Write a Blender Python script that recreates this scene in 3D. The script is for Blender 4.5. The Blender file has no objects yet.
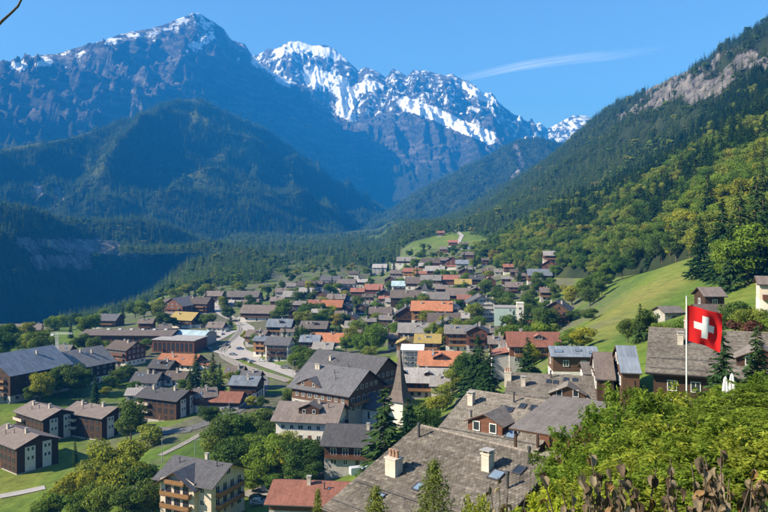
import bpy, math, random
import numpy as np
from mathutils import Vector, Matrix

# ------------------------------------------------------------------ camera, sky, sun, exposure
scene = bpy.context.scene
COL = scene.collection
F, CX, HY = 750.0, 384.0, 225.0            # focal length in photo pixels, principal column, horizon row

cam_data = bpy.data.cameras.new('camera')
cam = bpy.data.objects.new('camera', cam_data)
COL.objects.link(cam)
cam.location = (0, 0, 0)
cam.rotation_euler = (math.radians(90), 0, 0)
cam_data.sensor_width = 36.0
cam_data.lens = F / 768.0 * 36.0
cam_data.shift_y = -(256.0 - HY) / 768.0
cam_data.clip_start = 0.1
cam_data.clip_end = 120000
scene.camera = cam

SUN_EL, SUN_ROT = math.radians(34), math.radians(-104)
world = bpy.data.worlds.new('World')
scene.world = world
world.use_nodes = True
wn = world.node_tree
sky = wn.nodes.new('ShaderNodeTexSky')
sky.sky_type = 'NISHITA'
sky.sun_disc = False
sky.sun_elevation = SUN_EL
sky.sun_rotation = SUN_ROT
sky.altitude = 1200
sky.air_density = 1.0
sky.dust_density = 0.8
sky.ozone_density = 6.0
wn.links.new(sky.outputs[0], wn.nodes['Background'].inputs[0])
wn.nodes['Background'].inputs[1].default_value = 0.088

sd = bpy.data.lights.new('sun', 'SUN')
sd.energy = 5.0
sd.angle = math.radians(0.5)
sd.color = (1.0, 0.93, 0.82)
sun = bpy.data.objects.new('sun', sd)
COL.objects.link(sun)
SUNV = Vector((math.sin(SUN_ROT) * math.cos(SUN_EL), math.cos(SUN_ROT) * math.cos(SUN_EL), math.sin(SUN_EL)))
sun.rotation_euler = SUNV.to_track_quat('Z', 'Y').to_euler()

scene.view_settings.view_transform = 'Standard'
scene.view_settings.look = 'None'
scene.view_settings.exposure = 1.32
scene.view_settings.gamma = 1.0
scene.view_settings.use_curve_mapping = False
scene.render.engine = 'CYCLES'
cy = scene.cycles
cy.use_denoising = True
cy.max_bounces = 6
cy.diffuse_bounces = 3
cy.glossy_bounces = 2
cy.transmission_bounces = 3
cy.transparent_max_bounces = 8
cy.volume_bounces = 0
cy.caustics_reflective = False
cy.caustics_refractive = False

# ------------------------------------------------------------------ helpers
R = math.radians
rng = np.random.default_rng(7)
random.seed(7)


def at(px, py, Y):
    return ((px - CX) / F * Y, Y, (HY - py) / F * Y)


def to_px(x, y, z):
    return CX + F * x / y, HY - F * z / y


def _hash(ix, iy, seed):
    h = (ix.astype(np.int64) * 374761393 + iy.astype(np.int64) * 668265263 + seed * 974711) & 0xffffffff
    h = ((h ^ (h >> 13)) * 1274126177) & 0xffffffff
    h = h ^ (h >> 16)
    return (h & 0xffff) / 65535.0


def vnoise(x, y, seed=0):
    ix, iy = np.floor(x), np.floor(y)
    fx, fy = x - ix, y - iy
    fx, fy = fx * fx * fx * (fx * (fx * 6 - 15) + 10), fy * fy * fy * (fy * (fy * 6 - 15) + 10)
    a, b = _hash(ix, iy, seed), _hash(ix + 1, iy, seed)
    c, d = _hash(ix, iy + 1, seed), _hash(ix + 1, iy + 1, seed)
    return (a + (b - a) * fx) * (1 - fy) + (c + (d - c) * fx) * fy


def fbm(x, y, seed=0, o=5, gain=0.5, ridged=False):
    v, a, t = 0.0, 1.0, 0.0
    for k in range(o):
        n = vnoise(x + 17.3 * k, y - 9.1 * k, seed + k)
        if ridged:
            n = 1 - np.abs(2 * n - 1)
        v = v + a * n
        t += a
        a *= gain
        x, y = x * 1.9 + y * 0.35, y * 1.9 - x * 0.35
    return v / t


def link(o, parent=None):
    COL.objects.link(o)
    if parent is not None:
        o.parent = parent
    return o


def mesh_np(name, verts, quads, mats=(), smooth=False, midx=None, attrs=None):
    verts = np.asarray(verts, np.float32)
    quads = np.asarray(quads, np.int32)
    k = quads.shape[1]
    me = bpy.data.meshes.new(name)
    me.vertices.add(len(verts))
    me.vertices.foreach_set('co', verts.ravel())
    me.loops.add(quads.size)
    me.loops.foreach_set('vertex_index', quads.ravel())
    me.polygons.add(len(quads))
    me.polygons.foreach_set('loop_start', np.arange(0, quads.size, k, dtype=np.int32))
    me.polygons.foreach_set('loop_total', np.full(len(quads), k, np.int32))
    for m in mats:
        me.materials.append(m)
    if midx is not None:
        me.polygons.foreach_set('material_index', np.asarray(midx, np.int32))
    if smooth:
        me.polygons.foreach_set('use_smooth', np.ones(len(quads), bool))
    me.update(calc_edges=True)
    for kname, val in (attrs or {}).items():
        at_ = me.attributes.new(kname, 'FLOAT', 'POINT')
        at_.data.foreach_set('value', np.asarray(val, np.float32).ravel())
    return me


class MB:
    """collects faces with material slots, builds one mesh"""
    def __init__(s):
        s.v, s.f, s.m = [], [], []

    def poly(s, pts, m=0):
        b = len(s.v)
        s.v += [tuple(p) for p in pts]
        s.f.append(tuple(range(b, b + len(pts))))
        s.m.append(m)

    def box(s, x0, x1, y0, y1, z0, z1, m=0):
        b = len(s.v)
        s.v += [(x0, y0, z0), (x1, y0, z0), (x1, y1, z0), (x0, y1, z0), (x0, y0, z1), (x1, y0, z1), (x1, y1, z1), (x0, y1, z1)]
        for q in ((3, 2, 1, 0), (4, 5, 6, 7), (0, 1, 5, 4), (1, 2, 6, 5), (2, 3, 7, 6), (3, 0, 4, 7)):
            s.f.append(tuple(b + i for i in q))
            s.m.append(m)

    def prism(s, top, thick, m=0, mside=None, d=(0, 0, -1)):
        """closed slab: polygon plus its copy offset by thick along d"""
        n = len(top)
        b = len(s.v)
        s.v += [tuple(p) for p in top] + [(p[0] + d[0] * thick, p[1] + d[1] * thick, p[2] + d[2] * thick) for p in top]
        s.f.append(tuple(range(b, b + n)))
        s.m.append(m)
        s.f.append(tuple(range(b + 2 * n - 1, b + n - 1, -1)))
        s.m.append(m if mside is None else mside)
        for i in range(n):
            j = (i + 1) % n
            s.f.append((b + i, b + n + i, b + n + j, b + j))
            s.m.append(m if mside is None else mside)

    def tube(s, p0, p1, r0, r1=None, n=8, m=0, cap=True):
        r1 = r0 if r1 is None else r1
        p0, p1 = Vector(p0), Vector(p1)
        d = (p1 - p0).normalized()
        a = d.orthogonal().normalized()
        c = d.cross(a)
        b = len(s.v)
        for p, r in ((p0, r0), (p1, r1)):
            for k in range(n):
                t = 2 * math.pi * k / n
                s.v.append(tuple(p + (a * math.cos(t) + c * math.sin(t)) * r))
        for k in range(n):
            j = (k + 1) % n
            s.f.append((b + k, b + j, b + n + j, b + n + k))
            s.m.append(m)
        if cap:
            s.f.append(tuple(range(b + n - 1, b - 1, -1)))
            s.f.append(tuple(range(b + n, b + 2 * n)))
            s.m += [m, m]

    def mesh(s, name, mats, smooth=False):
        me = bpy.data.meshes.new(name)
        me.from_pydata(s.v, [], s.f)
        for m in mats:
            me.materials.append(m)
        me.polygons.foreach_set('material_index', np.array(s.m, np.int32))
        if smooth:
            me.polygons.foreach_set('use_smooth', np.ones(len(s.f), bool))
        me.update()
        return me

    def build(s, name, mats, parent=None, smooth=False):
        if not isinstance(mats, (list, tuple)):
            mats = [mats]
        return link(bpy.data.objects.new(name, s.mesh(name, mats, smooth)), parent)


def empty(name, loc, rz=0.0):
    o = bpy.data.objects.new(name, None)
    o.location = loc
    o.rotation_euler = (0, 0, rz)
    o.empty_display_size = 0.5
    return link(o)


def tag(o, label=None, cat=None, group=None, kind=None):
    if label:
        o['label'] = label
    if cat:
        o['category'] = cat
    if group:
        o['group'] = group
    if kind:
        o['kind'] = kind
    return o


# ------------------------------------------------------------------ materials
MAT = {}


class NT:
    def __init__(s, name):
        s.mat = bpy.data.materials.new(name)
        s.mat.use_nodes = True
        s.t = s.mat.node_tree
        s.b = s.t.nodes['Principled BSDF']
        s.out = s.t.nodes['Material Output']
        MAT[name] = s.mat

    def n(s, typ, **kw):
        nd = s.t.nodes.new('ShaderNode' + typ)
        for k, v in kw.items():
            if hasattr(nd, k):
                setattr(nd, k, v)
            else:
                nd.inputs[k.replace('_', ' ')].default_value = v
        return nd

    def l(s, a, b):
        s.t.links.new(a, b)

    def coord(s, scale=(1, 1, 1), which='Object', rot=(0, 0, 0)):
        tc = s.n('TexCoord')
        mp = s.n('Mapping')
        mp.inputs['Scale'].default_value = scale
        mp.inputs['Rotation'].default_value = rot
        s.l(tc.outputs[which], mp.inputs[0])
        return mp.outputs[0]

    def noise(s, vec, scale, detail=4, rough=0.6):
        nd = s.n('TexNoise')
        nd.inputs['Scale'].default_value = scale
        nd.inputs['Detail'].default_value = detail
        nd.inputs['Roughness'].default_value = rough
        s.l(vec, nd.inputs['Vector'])
        return nd.outputs['Fac']

    def ramp(s, fac, stops):
        nd = s.n('ValToRGB')
        e = nd.color_ramp.elements
        while len(e) < len(stops):
            e.new(0.5)
        for k, (p, c) in enumerate(stops):
            e[k].position = p
            e[k].color = (*c, 1) if len(c) == 3 else c
        s.l(fac, nd.inputs[0])
        return nd.outputs[0]

    def mix(s, fac, a, b, typ='MIX'):
        nd = s.n('Mix', data_type='RGBA', blend_type=typ)
        for sock, val in ((nd.inputs[0], fac), (nd.inputs[6], a), (nd.inputs[7], b)):
            if hasattr(val, 'node'):
                s.l(val, sock)
            elif isinstance(val, (tuple, list)):
                sock.default_value = (*val, 1) if len(val) == 3 else val
            else:
                sock.default_value = val
        return nd.outputs[2]

    def math(s, op, a, b=0.0, clamp=False):
        nd = s.n('Math', operation=op, use_clamp=clamp)
        for sock, val in ((nd.inputs[0], a), (nd.inputs[1], b)):
            if hasattr(val, 'node'):
                s.l(val, sock)
            else:
                sock.default_value = val
        return nd.outputs[0]

    def attr(s, name):
        return s.n('Attribute', attribute_name=name).outputs['Fac']

    def bump(s, h, strength=0.3, dist=0.05):
        nd = s.n('Bump')
        nd.inputs['Strength'].default_value = strength
        nd.inputs['Distance'].default_value = dist
        s.l(h, nd.inputs['Height'])
        s.l(nd.outputs[0], s.b.inputs['Normal'])

    def base(s, c, rough=0.8, spec=0.3, metal=0.0):
        if hasattr(c, 'node'):
            s.l(c, s.b.inputs['Base Color'])
        else:
            s.b.inputs['Base Color'].default_value = (*c, 1)
        s.b.inputs['Roughness'].default_value = rough
        s.b.inputs['Specular IOR Level'].default_value = spec
        s.b.inputs['Metallic'].default_value = metal
        return s.mat


def scl(c, k):
    return tuple(min(1.0, x * k) for x in c)


def m_plain(name, c, rough=0.7, var=0.25, scale=0.8, spec=0.3, metal=0.0, bump=0.0):
    t = NT(name)
    v = t.coord()
    f = t.noise(v, scale, 5)
    col = t.ramp(f, [(0.3, scl(c, 1 - var)), (0.7, scl(c, 1 + var))])
    if bump:
        t.bump(t.noise(v, scale * 8, 3), bump, 0.03)
    return t.base(col, rough, spec, metal)


def m_wood(name, c, var=0.35):
    t = NT(name)
    # boards run along the wall: stripes across z, grain, per-house tone
    v = t.coord((1.0, 1.0, 6.0))
    f = t.noise(v, 1.2, 5, 0.7)
    col = t.ramp(f, [(0.25, scl(c, 1 - var)), (0.75, scl(c, 1 + var))])
    oi = t.n('ObjectInfo')
    k = t.math('MULTIPLY_ADD', oi.outputs['Random'], 0.5)
    t.t.nodes[-1].inputs[2].default_value = 0.75
    col = t.mix(1.0, col, t.ramp(k, [(0, (0, 0, 0)), (1, (1, 1, 1))]), 'MULTIPLY')
    w = t.n('TexWave', wave_type='BANDS', bands_direction='Z')
    w.inputs['Scale'].default_value = 1.6
    t.l(t.coord(), w.inputs['Vector'])
    t.bump(w.outputs['Fac'], 0.4, 0.03)
    return t.base(col, 0.75, 0.2)


def m_roof(name, c, var=0.3, tile=(0.35, 0.32), rough=0.8, moss=0.0, random_tone=0.35, stain=0.5):
    t = NT(name)
    v = t.coord()
    br = t.n('TexBrick', offset=0.5)
    br.inputs['Scale'].default_value = 1.0
    br.inputs['Brick Width'].default_value = tile[0]
    br.inputs['Row Height'].default_value = tile[1]
    br.inputs['Mortar Size'].default_value = 0.02
    br.inputs['Color1'].default_value = (*scl(c, 1 - var), 1)
    br.inputs['Color2'].default_value = (*scl(c, 1 + var), 1)
    br.inputs['Mortar'].default_value = (*scl(c, 0.45), 1)
    t.l(v, br.inputs['Vector'])
    big = t.noise(v, 0.35, 6, 0.7)
    col = t.mix(stain, br.outputs['Color'], t.ramp(big, [(0.3, scl(c, 0.65)), (0.5, c), (0.72, scl(c, 1.35))]))
    # streaks down the slope
    st = t.noise(t.coord((2.2, 0.18, 0.18)), 1.0, 4, 0.7)
    col = t.mix(0.5, col, t.ramp(st, [(0.3, (0.55, 0.55, 0.55)), (0.7, (1.3, 1.28, 1.25))]), 'MULTIPLY')
    oi = t.n('ObjectInfo')
    lo, hi = 1 - random_tone, 1 + random_tone
    col = t.mix(1.0, col, t.ramp(oi.outputs['Random'], [(0, (lo, lo * 0.97, lo * 0.94)), (1, (hi, hi * 1.0, hi * 1.02))]), 'MULTIPLY')
    if moss:
        mo = t.noise(v, 1.3, 6, 0.75)
        col = t.mix(t.ramp(mo, [(0.55, (0, 0, 0)), (0.75, (moss, moss, moss))]), col, (0.10, 0.10, 0.035))
    t.bump(br.outputs['Fac'], 0.5, -0.03)
    return t.base(col, rough, 0.25)


def m_leaf(name, stops, trans=0.3, vary=0.35):
    """foliage: colour from the instance's own random number and from the clump tint"""
    t = NT(name)
    oi = t.n('ObjectInfo')
    col = t.ramp(oi.outputs['Random'], stops)
    ti = t.attr('tint')
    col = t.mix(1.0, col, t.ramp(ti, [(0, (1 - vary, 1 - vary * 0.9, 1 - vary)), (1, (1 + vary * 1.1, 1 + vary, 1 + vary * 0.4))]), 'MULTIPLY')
    di = t.n('BsdfDiffuse')
    tr = t.n('BsdfTranslucent')
    t.l(col, di.inputs[0])
    t.l(t.mix(1.0, col, (1.25, 1.2, 0.6), 'MULTIPLY'), tr.inputs[0])
    ms = t.n('MixShader')
    ms.inputs[0].default_value = trans
    t.l(di.outputs[0], ms.inputs[1])
    t.l(tr.outputs[0], ms.inputs[2])
    t.l(ms.outputs[0], t.out.inputs[0])
    t.t.nodes.remove(t.b)
    return t.mat


m_plain('plaster_white', (0.62, 0.58, 0.52), 0.9, 0.1, 0.6)
m_plain('plaster_cream', (0.55, 0.47, 0.38), 0.9, 0.1, 0.6)
m_plain('plaster_grey', (0.36, 0.34, 0.32), 0.9, 0.15, 0.6)
m_plain('pale_green_render', (0.36, 0.45, 0.42), 0.8, 0.08, 0.4)
m_plain('concrete', (0.34, 0.33, 0.31), 0.9, 0.2, 0.7, bump=0.2)
m_plain('stone', (0.30, 0.28, 0.25), 0.9, 0.35, 1.6, bump=0.4)
m_plain('chimney_render', (0.50, 0.44, 0.37), 0.9, 0.18, 1.6, bump=0.2)
m_plain('clay_pot', (0.33, 0.20, 0.14), 0.8, 0.3, 6)
m_plain('dark_metal', (0.05, 0.05, 0.055), 0.5, 0.2, 2, 0.5)
m_plain('zinc', (0.35, 0.37, 0.39), 0.45, 0.15, 1.5, 0.5, 0.3)
m_plain('white_paint', (0.72, 0.72, 0.70), 0.6, 0.06, 1)
m_plain('blue_tarp_white', (0.78, 0.80, 0.84), 0.7, 0.06, 0.6)
m_plain('asphalt', (0.12, 0.118, 0.115), 0.9, 0.25, 0.5)
m_plain('pale_paving', (0.33, 0.305, 0.285), 0.9, 0.12, 0.25)
m_plain('gravel', (0.24, 0.22, 0.19), 0.95, 0.3, 1.5)
m_plain('rail_steel', (0.22, 0.19, 0.17), 0.5, 0.2, 2, 0.5, 0.5)
m_plain('bark', (0.10, 0.075, 0.055), 0.95, 0.4, 3, bump=0.5)
m_plain('rubber', (0.02, 0.02, 0.02), 0.8, 0.2, 3)
m_plain('red_cloth', (0.70, 0.015, 0.015), 0.85, 0.08, 2)
m_plain('white_cloth', (0.80, 0.80, 0.78), 0.85, 0.04, 2)
m_plain('orange_boards', (0.36, 0.17, 0.065), 0.8, 0.3, 1.5)
m_plain('ochre_boards', (0.30, 0.22, 0.07), 0.8, 0.2, 1.0)
m_wood('wood_dark', (0.060, 0.034, 0.022))
m_wood('wood_brown', (0.112, 0.064, 0.041))
m_wood('wood_red', (0.138, 0.060, 0.037))
m_wood('wood_honey', (0.27, 0.145, 0.065))
m_roof('roof_brown', (0.150, 0.122, 0.106))
m_roof('roof_greybrown', (0.185, 0.165, 0.150), moss=0.3)
m_roof('roof_slate', (0.098, 0.097, 0.103), tile=(0.4, 0.4), stain=0.35)
m_roof('roof_lightgrey', (0.27, 0.255, 0.24))
m_roof('roof_orange', (0.40, 0.165, 0.085), random_tone=0.2)
m_roof('roof_red', (0.27, 0.115, 0.08), random_tone=0.2)
m_roof('roof_bluegrey', (0.16, 0.185, 0.215), tile=(0.6, 3.0), rough=0.5)
m_roof('roof_teal', (0.30, 0.39, 0.41), tile=(0.6, 6.0), rough=0.5)
m_roof('roof_chalet_tiles', (0.215, 0.185, 0.158), moss=0.35, random_tone=0.08, stain=0.3)

t = NT('tile_weathered')
v = t.coord()
col = t.ramp(t.attr('tint'), [(0, (0.048, 0.042, 0.038)), (0.5, (0.108, 0.096, 0.088)), (1, (0.21, 0.195, 0.18))])
f = t.noise(v, 0.35, 6, 0.7)
col = t.mix(1.0, col, t.ramp(f, [(0.3, (0.68, 0.66, 0.62)), (0.7, (1.25, 1.22, 1.16))]), 'MULTIPLY')
f2 = t.noise(v, 1.1, 6, 0.75)
col = t.mix(t.ramp(f2, [(0.52, (0, 0, 0)), (0.78, (0.6, 0.6, 0.6))]), col, (0.105, 0.095, 0.055))
t.bump(t.noise(v, 14, 3), 0.3, 0.01)
t.base(col, 0.85, 0.25)

t = NT('glass')
t.base((0.025, 0.032, 0.042), 0.12, 0.6)
t = NT('skylight_glass')
t.base((0.16, 0.22, 0.30), 0.08, 0.8)


def m_paint(name, c):
    t = NT(name)
    t.base(c, 0.3, 0.5)
    t.b.inputs['Coat Weight'].default_value = 0.6
    t.b.inputs['Coat Roughness'].default_value = 0.08


for nm, c in (('white', (0.62, 0.63, 0.64)), ('silver', (0.32, 0.34, 0.36)), ('black', (0.02, 0.021, 0.024)), ('blue', (0.03, 0.06, 0.14)), ('red', (0.3, 0.02, 0.02)), ('grey', (0.12, 0.125, 0.13))):
    m_paint('car_' + nm, c)

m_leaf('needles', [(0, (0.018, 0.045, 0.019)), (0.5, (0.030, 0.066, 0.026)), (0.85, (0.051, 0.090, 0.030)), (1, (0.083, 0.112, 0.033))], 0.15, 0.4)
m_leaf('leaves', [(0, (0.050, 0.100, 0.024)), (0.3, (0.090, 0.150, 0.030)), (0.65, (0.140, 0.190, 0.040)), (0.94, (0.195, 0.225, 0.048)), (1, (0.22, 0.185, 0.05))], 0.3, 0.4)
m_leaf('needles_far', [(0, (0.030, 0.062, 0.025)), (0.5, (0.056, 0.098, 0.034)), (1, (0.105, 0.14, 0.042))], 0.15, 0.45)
m_leaf('leaves_yellow', [(0, (0.167, 0.196, 0.032)), (1, (0.255, 0.255, 0.036))], 0.3, 0.45)
m_leaf('leaves_bright', [(0, (0.108, 0.180, 0.030)), (1, (0.155, 0.222, 0.034))], 0.35, 0.35)
m_leaf('leaves_deep', [(0, (0.056, 0.100, 0.028)), (1, (0.105, 0.148, 0.040))], 0.25, 0.4)
m_leaf('hedge_leaves', [(0, (0.10, 0.165, 0.032)), (0.5, (0.165, 0.22, 0.040)), (1, (0.235, 0.255, 0.048))], 0.4, 0.75)
m_leaf('lime_leaves', [(0, (0.21, 0.26, 0.025)), (1, (0.27, 0.29, 0.03))], 0.4, 0.35)
m_leaf('purple_leaves', [(0, (0.10, 0.045, 0.04)), (1, (0.12, 0.06, 0.045))], 0.3, 0.4)
m_leaf('withered', [(0, (0.075, 0.050, 0.042)), (0.4, (0.16, 0.118, 0.09)), (0.8, (0.29, 0.235, 0.18)), (1, (0.26, 0.125, 0.03))], 0.25, 0.35)

# ------------------------------------------------------------------ ground: heights from surveyed points
W_PTS = [(0, 0, -1.75), (-15, 0, -7), (15, 0, 2), (0, -60, 12), (60, -60, 25), (-60, -60, -20), (-200, 0, -64), (200, 0, 45), (-100, 0, -46),
         (4, 10, -4.3), (8, 20, -7.0), (14, 35, -10), (30, 35, -8), (25, 60, -17), (45, 62, -13), (-4, 10, -7), (-5, 25, -16), (0, 40, -21), (10, 40, -15.5),
         (5, 55, -27), (-8, 60, -33), (13, 60, -24.5), (12, 88, -31), (28, 118, -33), (19, 72, -27), (-15, 120, -50), (37, 150, -33.5), (41, 95, -21),
         (-500, 1000, -100), (-400, 1250, -90), (-720, 900, -100), (-1000, 700, -100), (-600, 600, -95), (-300, 2000, -60), (-260, 150, -74),
         (-300, 3000, -30), (200, 3000, 20), (0, 6000, 60), (-3000, 6000, 60), (3000, 6000, 60), (-3000, 0, -60), (3000, 0, 300), (0, -3000, 100),
         (-3000, 2500, -60), (300, 600, -20), (500, 900, 20), (800, 1600, 60), (0, 9500, 100), (9000, 9500, 100), (-9000, 9500, 100)]
P_PTS = [(600, 340, 200), (640, 300, 270), (690, 258, 340), (580, 330, 265), (690, 300, 230), (768, 300, 170), (768, 255, 260), (640, 330, 200),
         (205, 518, 172), (20, 497, 205), (60, 482, 216), (0, 440, 260), (100, 430, 272), (170, 440, 238), (225, 400, 300), (270, 492, 188), (350, 472, 187),
         (365, 422, 245), (400, 425, 226), (440, 422, 226), (220, 360, 400), (300, 380, 330), (40, 380, 350), (0, 342, 500), (100, 333, 510), (200, 310, 640),
         (250, 300, 700), (300, 300, 650), (330, 285, 800), (280, 285, 850), (420, 340, 400), (460, 322, 450), (440, 300, 560), (500, 302, 520), (530, 340, 330),
         (540, 287, 560), (400, 280, 800), (440, 265, 850), (480, 267, 780), (420, 247, 1100), (455, 236, 1150), (400, 252, 1200), (550, 268, 620), (555, 320, 400),
         (600, 275, 520), (100, 322, 660), (0, 338, 580), (160, 300, 830), (240, 270, 1150), (300, 268, 1100), (330, 246, 1900), (225, 250, 1800), (380, 238, 2200)]


def _uv(x, y):
    return np.arcsinh(np.asarray(x, float) / 30.0), np.arcsinh(np.asarray(y, float) / 30.0)


_c = np.array(W_PTS + [at(*p) for p in P_PTS], float)
_cu, _cv = _uv(_c[:, 0], _c[:, 1])


def _tps(r2):
    return np.where(r2 > 0, 0.5 * r2 * np.log(r2 + 1e-12), 0)


_n = len(_c)
_A = np.zeros((_n + 3, _n + 3))
_A[:_n, :_n] = _tps((_cu[:, None] - _cu) ** 2 + (_cv[:, None] - _cv) ** 2) + np.eye(_n) * 0.002
_A[:_n, _n:] = np.stack([np.ones(_n), _cu, _cv], 1)
_A[_n:, :_n] = _A[:_n, _n:].T
_w = np.linalg.solve(_A, np.concatenate([_c[:, 2], np.zeros(3)]))


def ground(x, y):
    u, v = _uv(x, y)
    sh = np.shape(u)
    u, v = np.ravel(u), np.ravel(v)
    out = np.empty(len(u))
    for a in range(0, len(u), 20000):
        b = slice(a, a + 20000)
        r2 = (u[b, None] - _cu) ** 2 + (v[b, None] - _cv) ** 2
        out[b] = _tps(r2) @ _w[:_n] + _w[_n] + _w[_n + 1] * u[b] + _w[_n + 2] * v[b]
    # escarpment: west of this line the plateau breaks off into the gorge
    y_ = np.ravel(np.asarray(y, float))
    edge = np.interp(y_, [300, 420, 480, 580, 660, 835, 980, 1200, 1600, 1980, 2400, 3000, 3600], [-1200, -600, -420, -312, -262, -256, -262, -290, -330, -420, -500, -560, -1500])
    d = np.clip((edge - np.ravel(np.asarray(x, float))) / 95.0, 0, 1)
    out = out - 150 * d * d * (3 - 2 * d)
    return out.reshape(sh)


class Slope:
    """a mountainside between a foot line and a crest line, each a list of (column, row, distance)"""
    def __init__(s, crest, foot, yexp=1.0, pexp=1.0, relief=None, back=0.7):
        s.crest = np.array(crest, float)
        s.foot = np.array(foot, float)
        s.yexp, s.pexp, s.relief, s.back = yexp, pexp, relief, back

    def lines(s, sl):
        px = sl * F + CX
        pc, yc = np.interp(px, s.crest[:, 0], s.crest[:, 1]), np.interp(px, s.crest[:, 0], s.crest[:, 2])
        pf, yf = np.interp(px, s.foot[:, 0], s.foot[:, 1]), np.interp(px, s.foot[:, 0], s.foot[:, 2])
        return pc, yc, pf, yf

    def point(s, sl, t):
        pc, yc, pf, yf = s.lines(sl)
        tt = np.clip(t, 0, 1)
        Y = yf * (yc / yf) ** (tt ** s.yexp)
        p = pf + (pc - pf) * tt ** s.pexp
        z = (HY - p) / F * Y
        over = np.maximum(t - 1, 0) * 1500
        Y = Y + over
        z = z - over * s.back
        X = sl * Y
        if s.relief is not None:
            z = z + s.relief(X, Y, t, sl * F + CX)
        return X, Y, z

    def height(s, x, y):
        x, y = np.asarray(x, float), np.maximum(np.asarray(y, float), 1.0)
        sl = x / y
        pc, yc, pf, yf = s.lines(sl)
        q = np.clip(np.log(y / yf) / np.log(yc / yf), 0, None)
        t = np.where(q <= 1, q ** (1 / s.yexp), 1 + (y - yc) / 1500)
        z = s.point(sl, t)[2]
        return np.where((y < yf), -1e4, z), t

    def mesh(s, name, px0, px1, ns, nt, mat, attrs=None, tb=1.5, tpow=1.0):
        sl = (np.linspace(px0, px1, ns) - CX) / F
        nb = max(6, nt // 8)
        t = np.concatenate([np.linspace(0, 1, nt) ** tpow, 1 + np.linspace(0, tb - 1, nb + 1)[1:]])
        S, T = np.meshgrid(sl, t)
        X, Y, Z = s.point(S, T)
        v = np.stack([X, Y, Z], -1).reshape(-1, 3)
        m = len(t)
        i = np.arange(m - 1)[:, None] * ns + np.arange(ns - 1)
        q = np.stack([i, i + 1, i + ns + 1, i + ns], -1).reshape(-1, 4)
        at_ = attrs(X, Y, Z, T, S * F + CX) if attrs else {}
        o = link(bpy.data.objects.new(name, mesh_np(name, v, q, [mat], True, attrs=at_)))
        o['kind'] = 'structure'
        return o


def bell(x, a, b):
    return np.exp(-((x - a) / b) ** 2)


# sunny forested mountainside on the right
def rel_right(X, Y, t, px):
    w = np.clip(t * 4, 0, 1) * np.clip((1.25 - t) * 4, 0.15, 1)
    z = (fbm(X / 160, Y / 260, 3, 5) - 0.5) * 46 * w * np.clip(Y / 900, 0.25, 1.2)
    rock = np.clip((px - 560) / 60, 0, 1) * bell(t, 0.87, 0.11)
    return z + rock * (fbm(X / 55, Y / 80, 9, 6, 0.6, True) - 0.5) * 110


RIGHT = Slope([(380, 245, 3300), (425, 228, 3100), (450, 213, 3000), (470, 203, 2900), (500, 186, 2700), (530, 167, 2500), (560, 146, 2350), (590, 124, 2200), (620, 105, 2050), (650, 91, 1950),
               (680, 76, 1850), (700, 64, 1800), (735, 42, 1750), (768, 20, 1700), (850, -30, 1550), (1000, -110, 1300), (1300, -200, 1100), (2000, -300, 900)],
              [(380, 252, 1500), (430, 258, 1200), (480, 268, 800), (520, 278, 640), (560, 280, 560), (600, 280, 500), (640, 274, 430), (690, 266, 345), (730, 258, 300), (768, 262, 262), (900, 240, 200), (1100, 200, 150), (2000, 150, 130)],
              1.5, 1.0, rel_right, 0.5)


# cliff hill in the shade on the left
def rel_cliff(X, Y, t, px):
    return (fbm(X / 90, Y / 120, 21, 5) - 0.5) * 40 * np.clip(t * 3, 0, 1) * np.clip((1.3 - t) * 3, 0.25, 1) + bell(t, 0.62, 0.13) * (fbm(X / 40, Y / 30, 5, 4, 0.5, True) - 0.4) * 40


CLIFF = Slope([(-900, 40, 900), (-400, 120, 1150), (-100, 186, 1450), (0, 207, 1600), (25, 211, 1680), (60, 222, 1800), (90, 224, 1900), (120, 220, 2000), (160, 226, 2150), (200, 240, 2300), (240, 247, 2400), (300, 252, 2500), (360, 256, 2600)],
              [(-900, 400, 700), (-400, 390, 880), (-100, 352, 1180), (0, 335, 1330), (60, 328, 1480), (120, 312, 1680), (160, 305, 1830), (200, 290, 1980), (240, 280, 2150), (300, 268, 2300), (360, 264, 2450)],
              2.4, 1.0, rel_cliff, 0.12)


# dark forested hill above it
def rel_hill(X, Y, t, px):
    w = np.clip(t * 3, 0, 1) * np.clip((1.03 - t) * 5, 0.08, 1)
    return ((fbm(X / 300, Y / 420, 31, 5, 0.52, True) - 0.5) * 260 + (fbm(X / 90, Y / 90, 33, 3) - 0.5) * 30) * w


FHILL = Slope([(-900, 60, 1500), (-500, 110, 1900), (-200, 150, 2350), (0, 152, 2750), (40, 143, 2900), (70, 137, 3050), (100, 128, 3250), (130, 118, 3450), (160, 108, 3700), (185, 101, 3950), (200, 101, 4050), (215, 107, 4150),
                (245, 120, 4350), (280, 140, 4600), (320, 170, 4800), (360, 200, 4950), (400, 226, 5050), (430, 240, 5100)],
               [(-900, 280, 1100), (-500, 270, 1500), (-200, 262, 1900), (0, 255, 2200), (100, 252, 2350), (200, 248, 2500), (300, 246, 2700), (360, 245, 3000), (400, 244, 3500), (430, 246, 3900)],
               1.15, 1.0, rel_hill, 0.6)


# rocky peak on the left
def rel_peak(X, Y, t, px):
    w = np.clip(t * 4, 0, 1) * np.clip((1.012 - t) * 6, 0.05, 1)
    a = (fbm(X / 420, Y / 330, 41, 7, 0.58, True) - 0.5) * 460
    b = (fbm(X / 110, Y / 120, 47, 5, 0.6, True) - 0.5) * 190
    led = np.sin(t * 40 + 5 * fbm(X / 300, Y / 300, 49, 3)) * 22 * fbm(X / 200, Y / 200, 50, 2)
    return (a + b + led) * w


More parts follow.
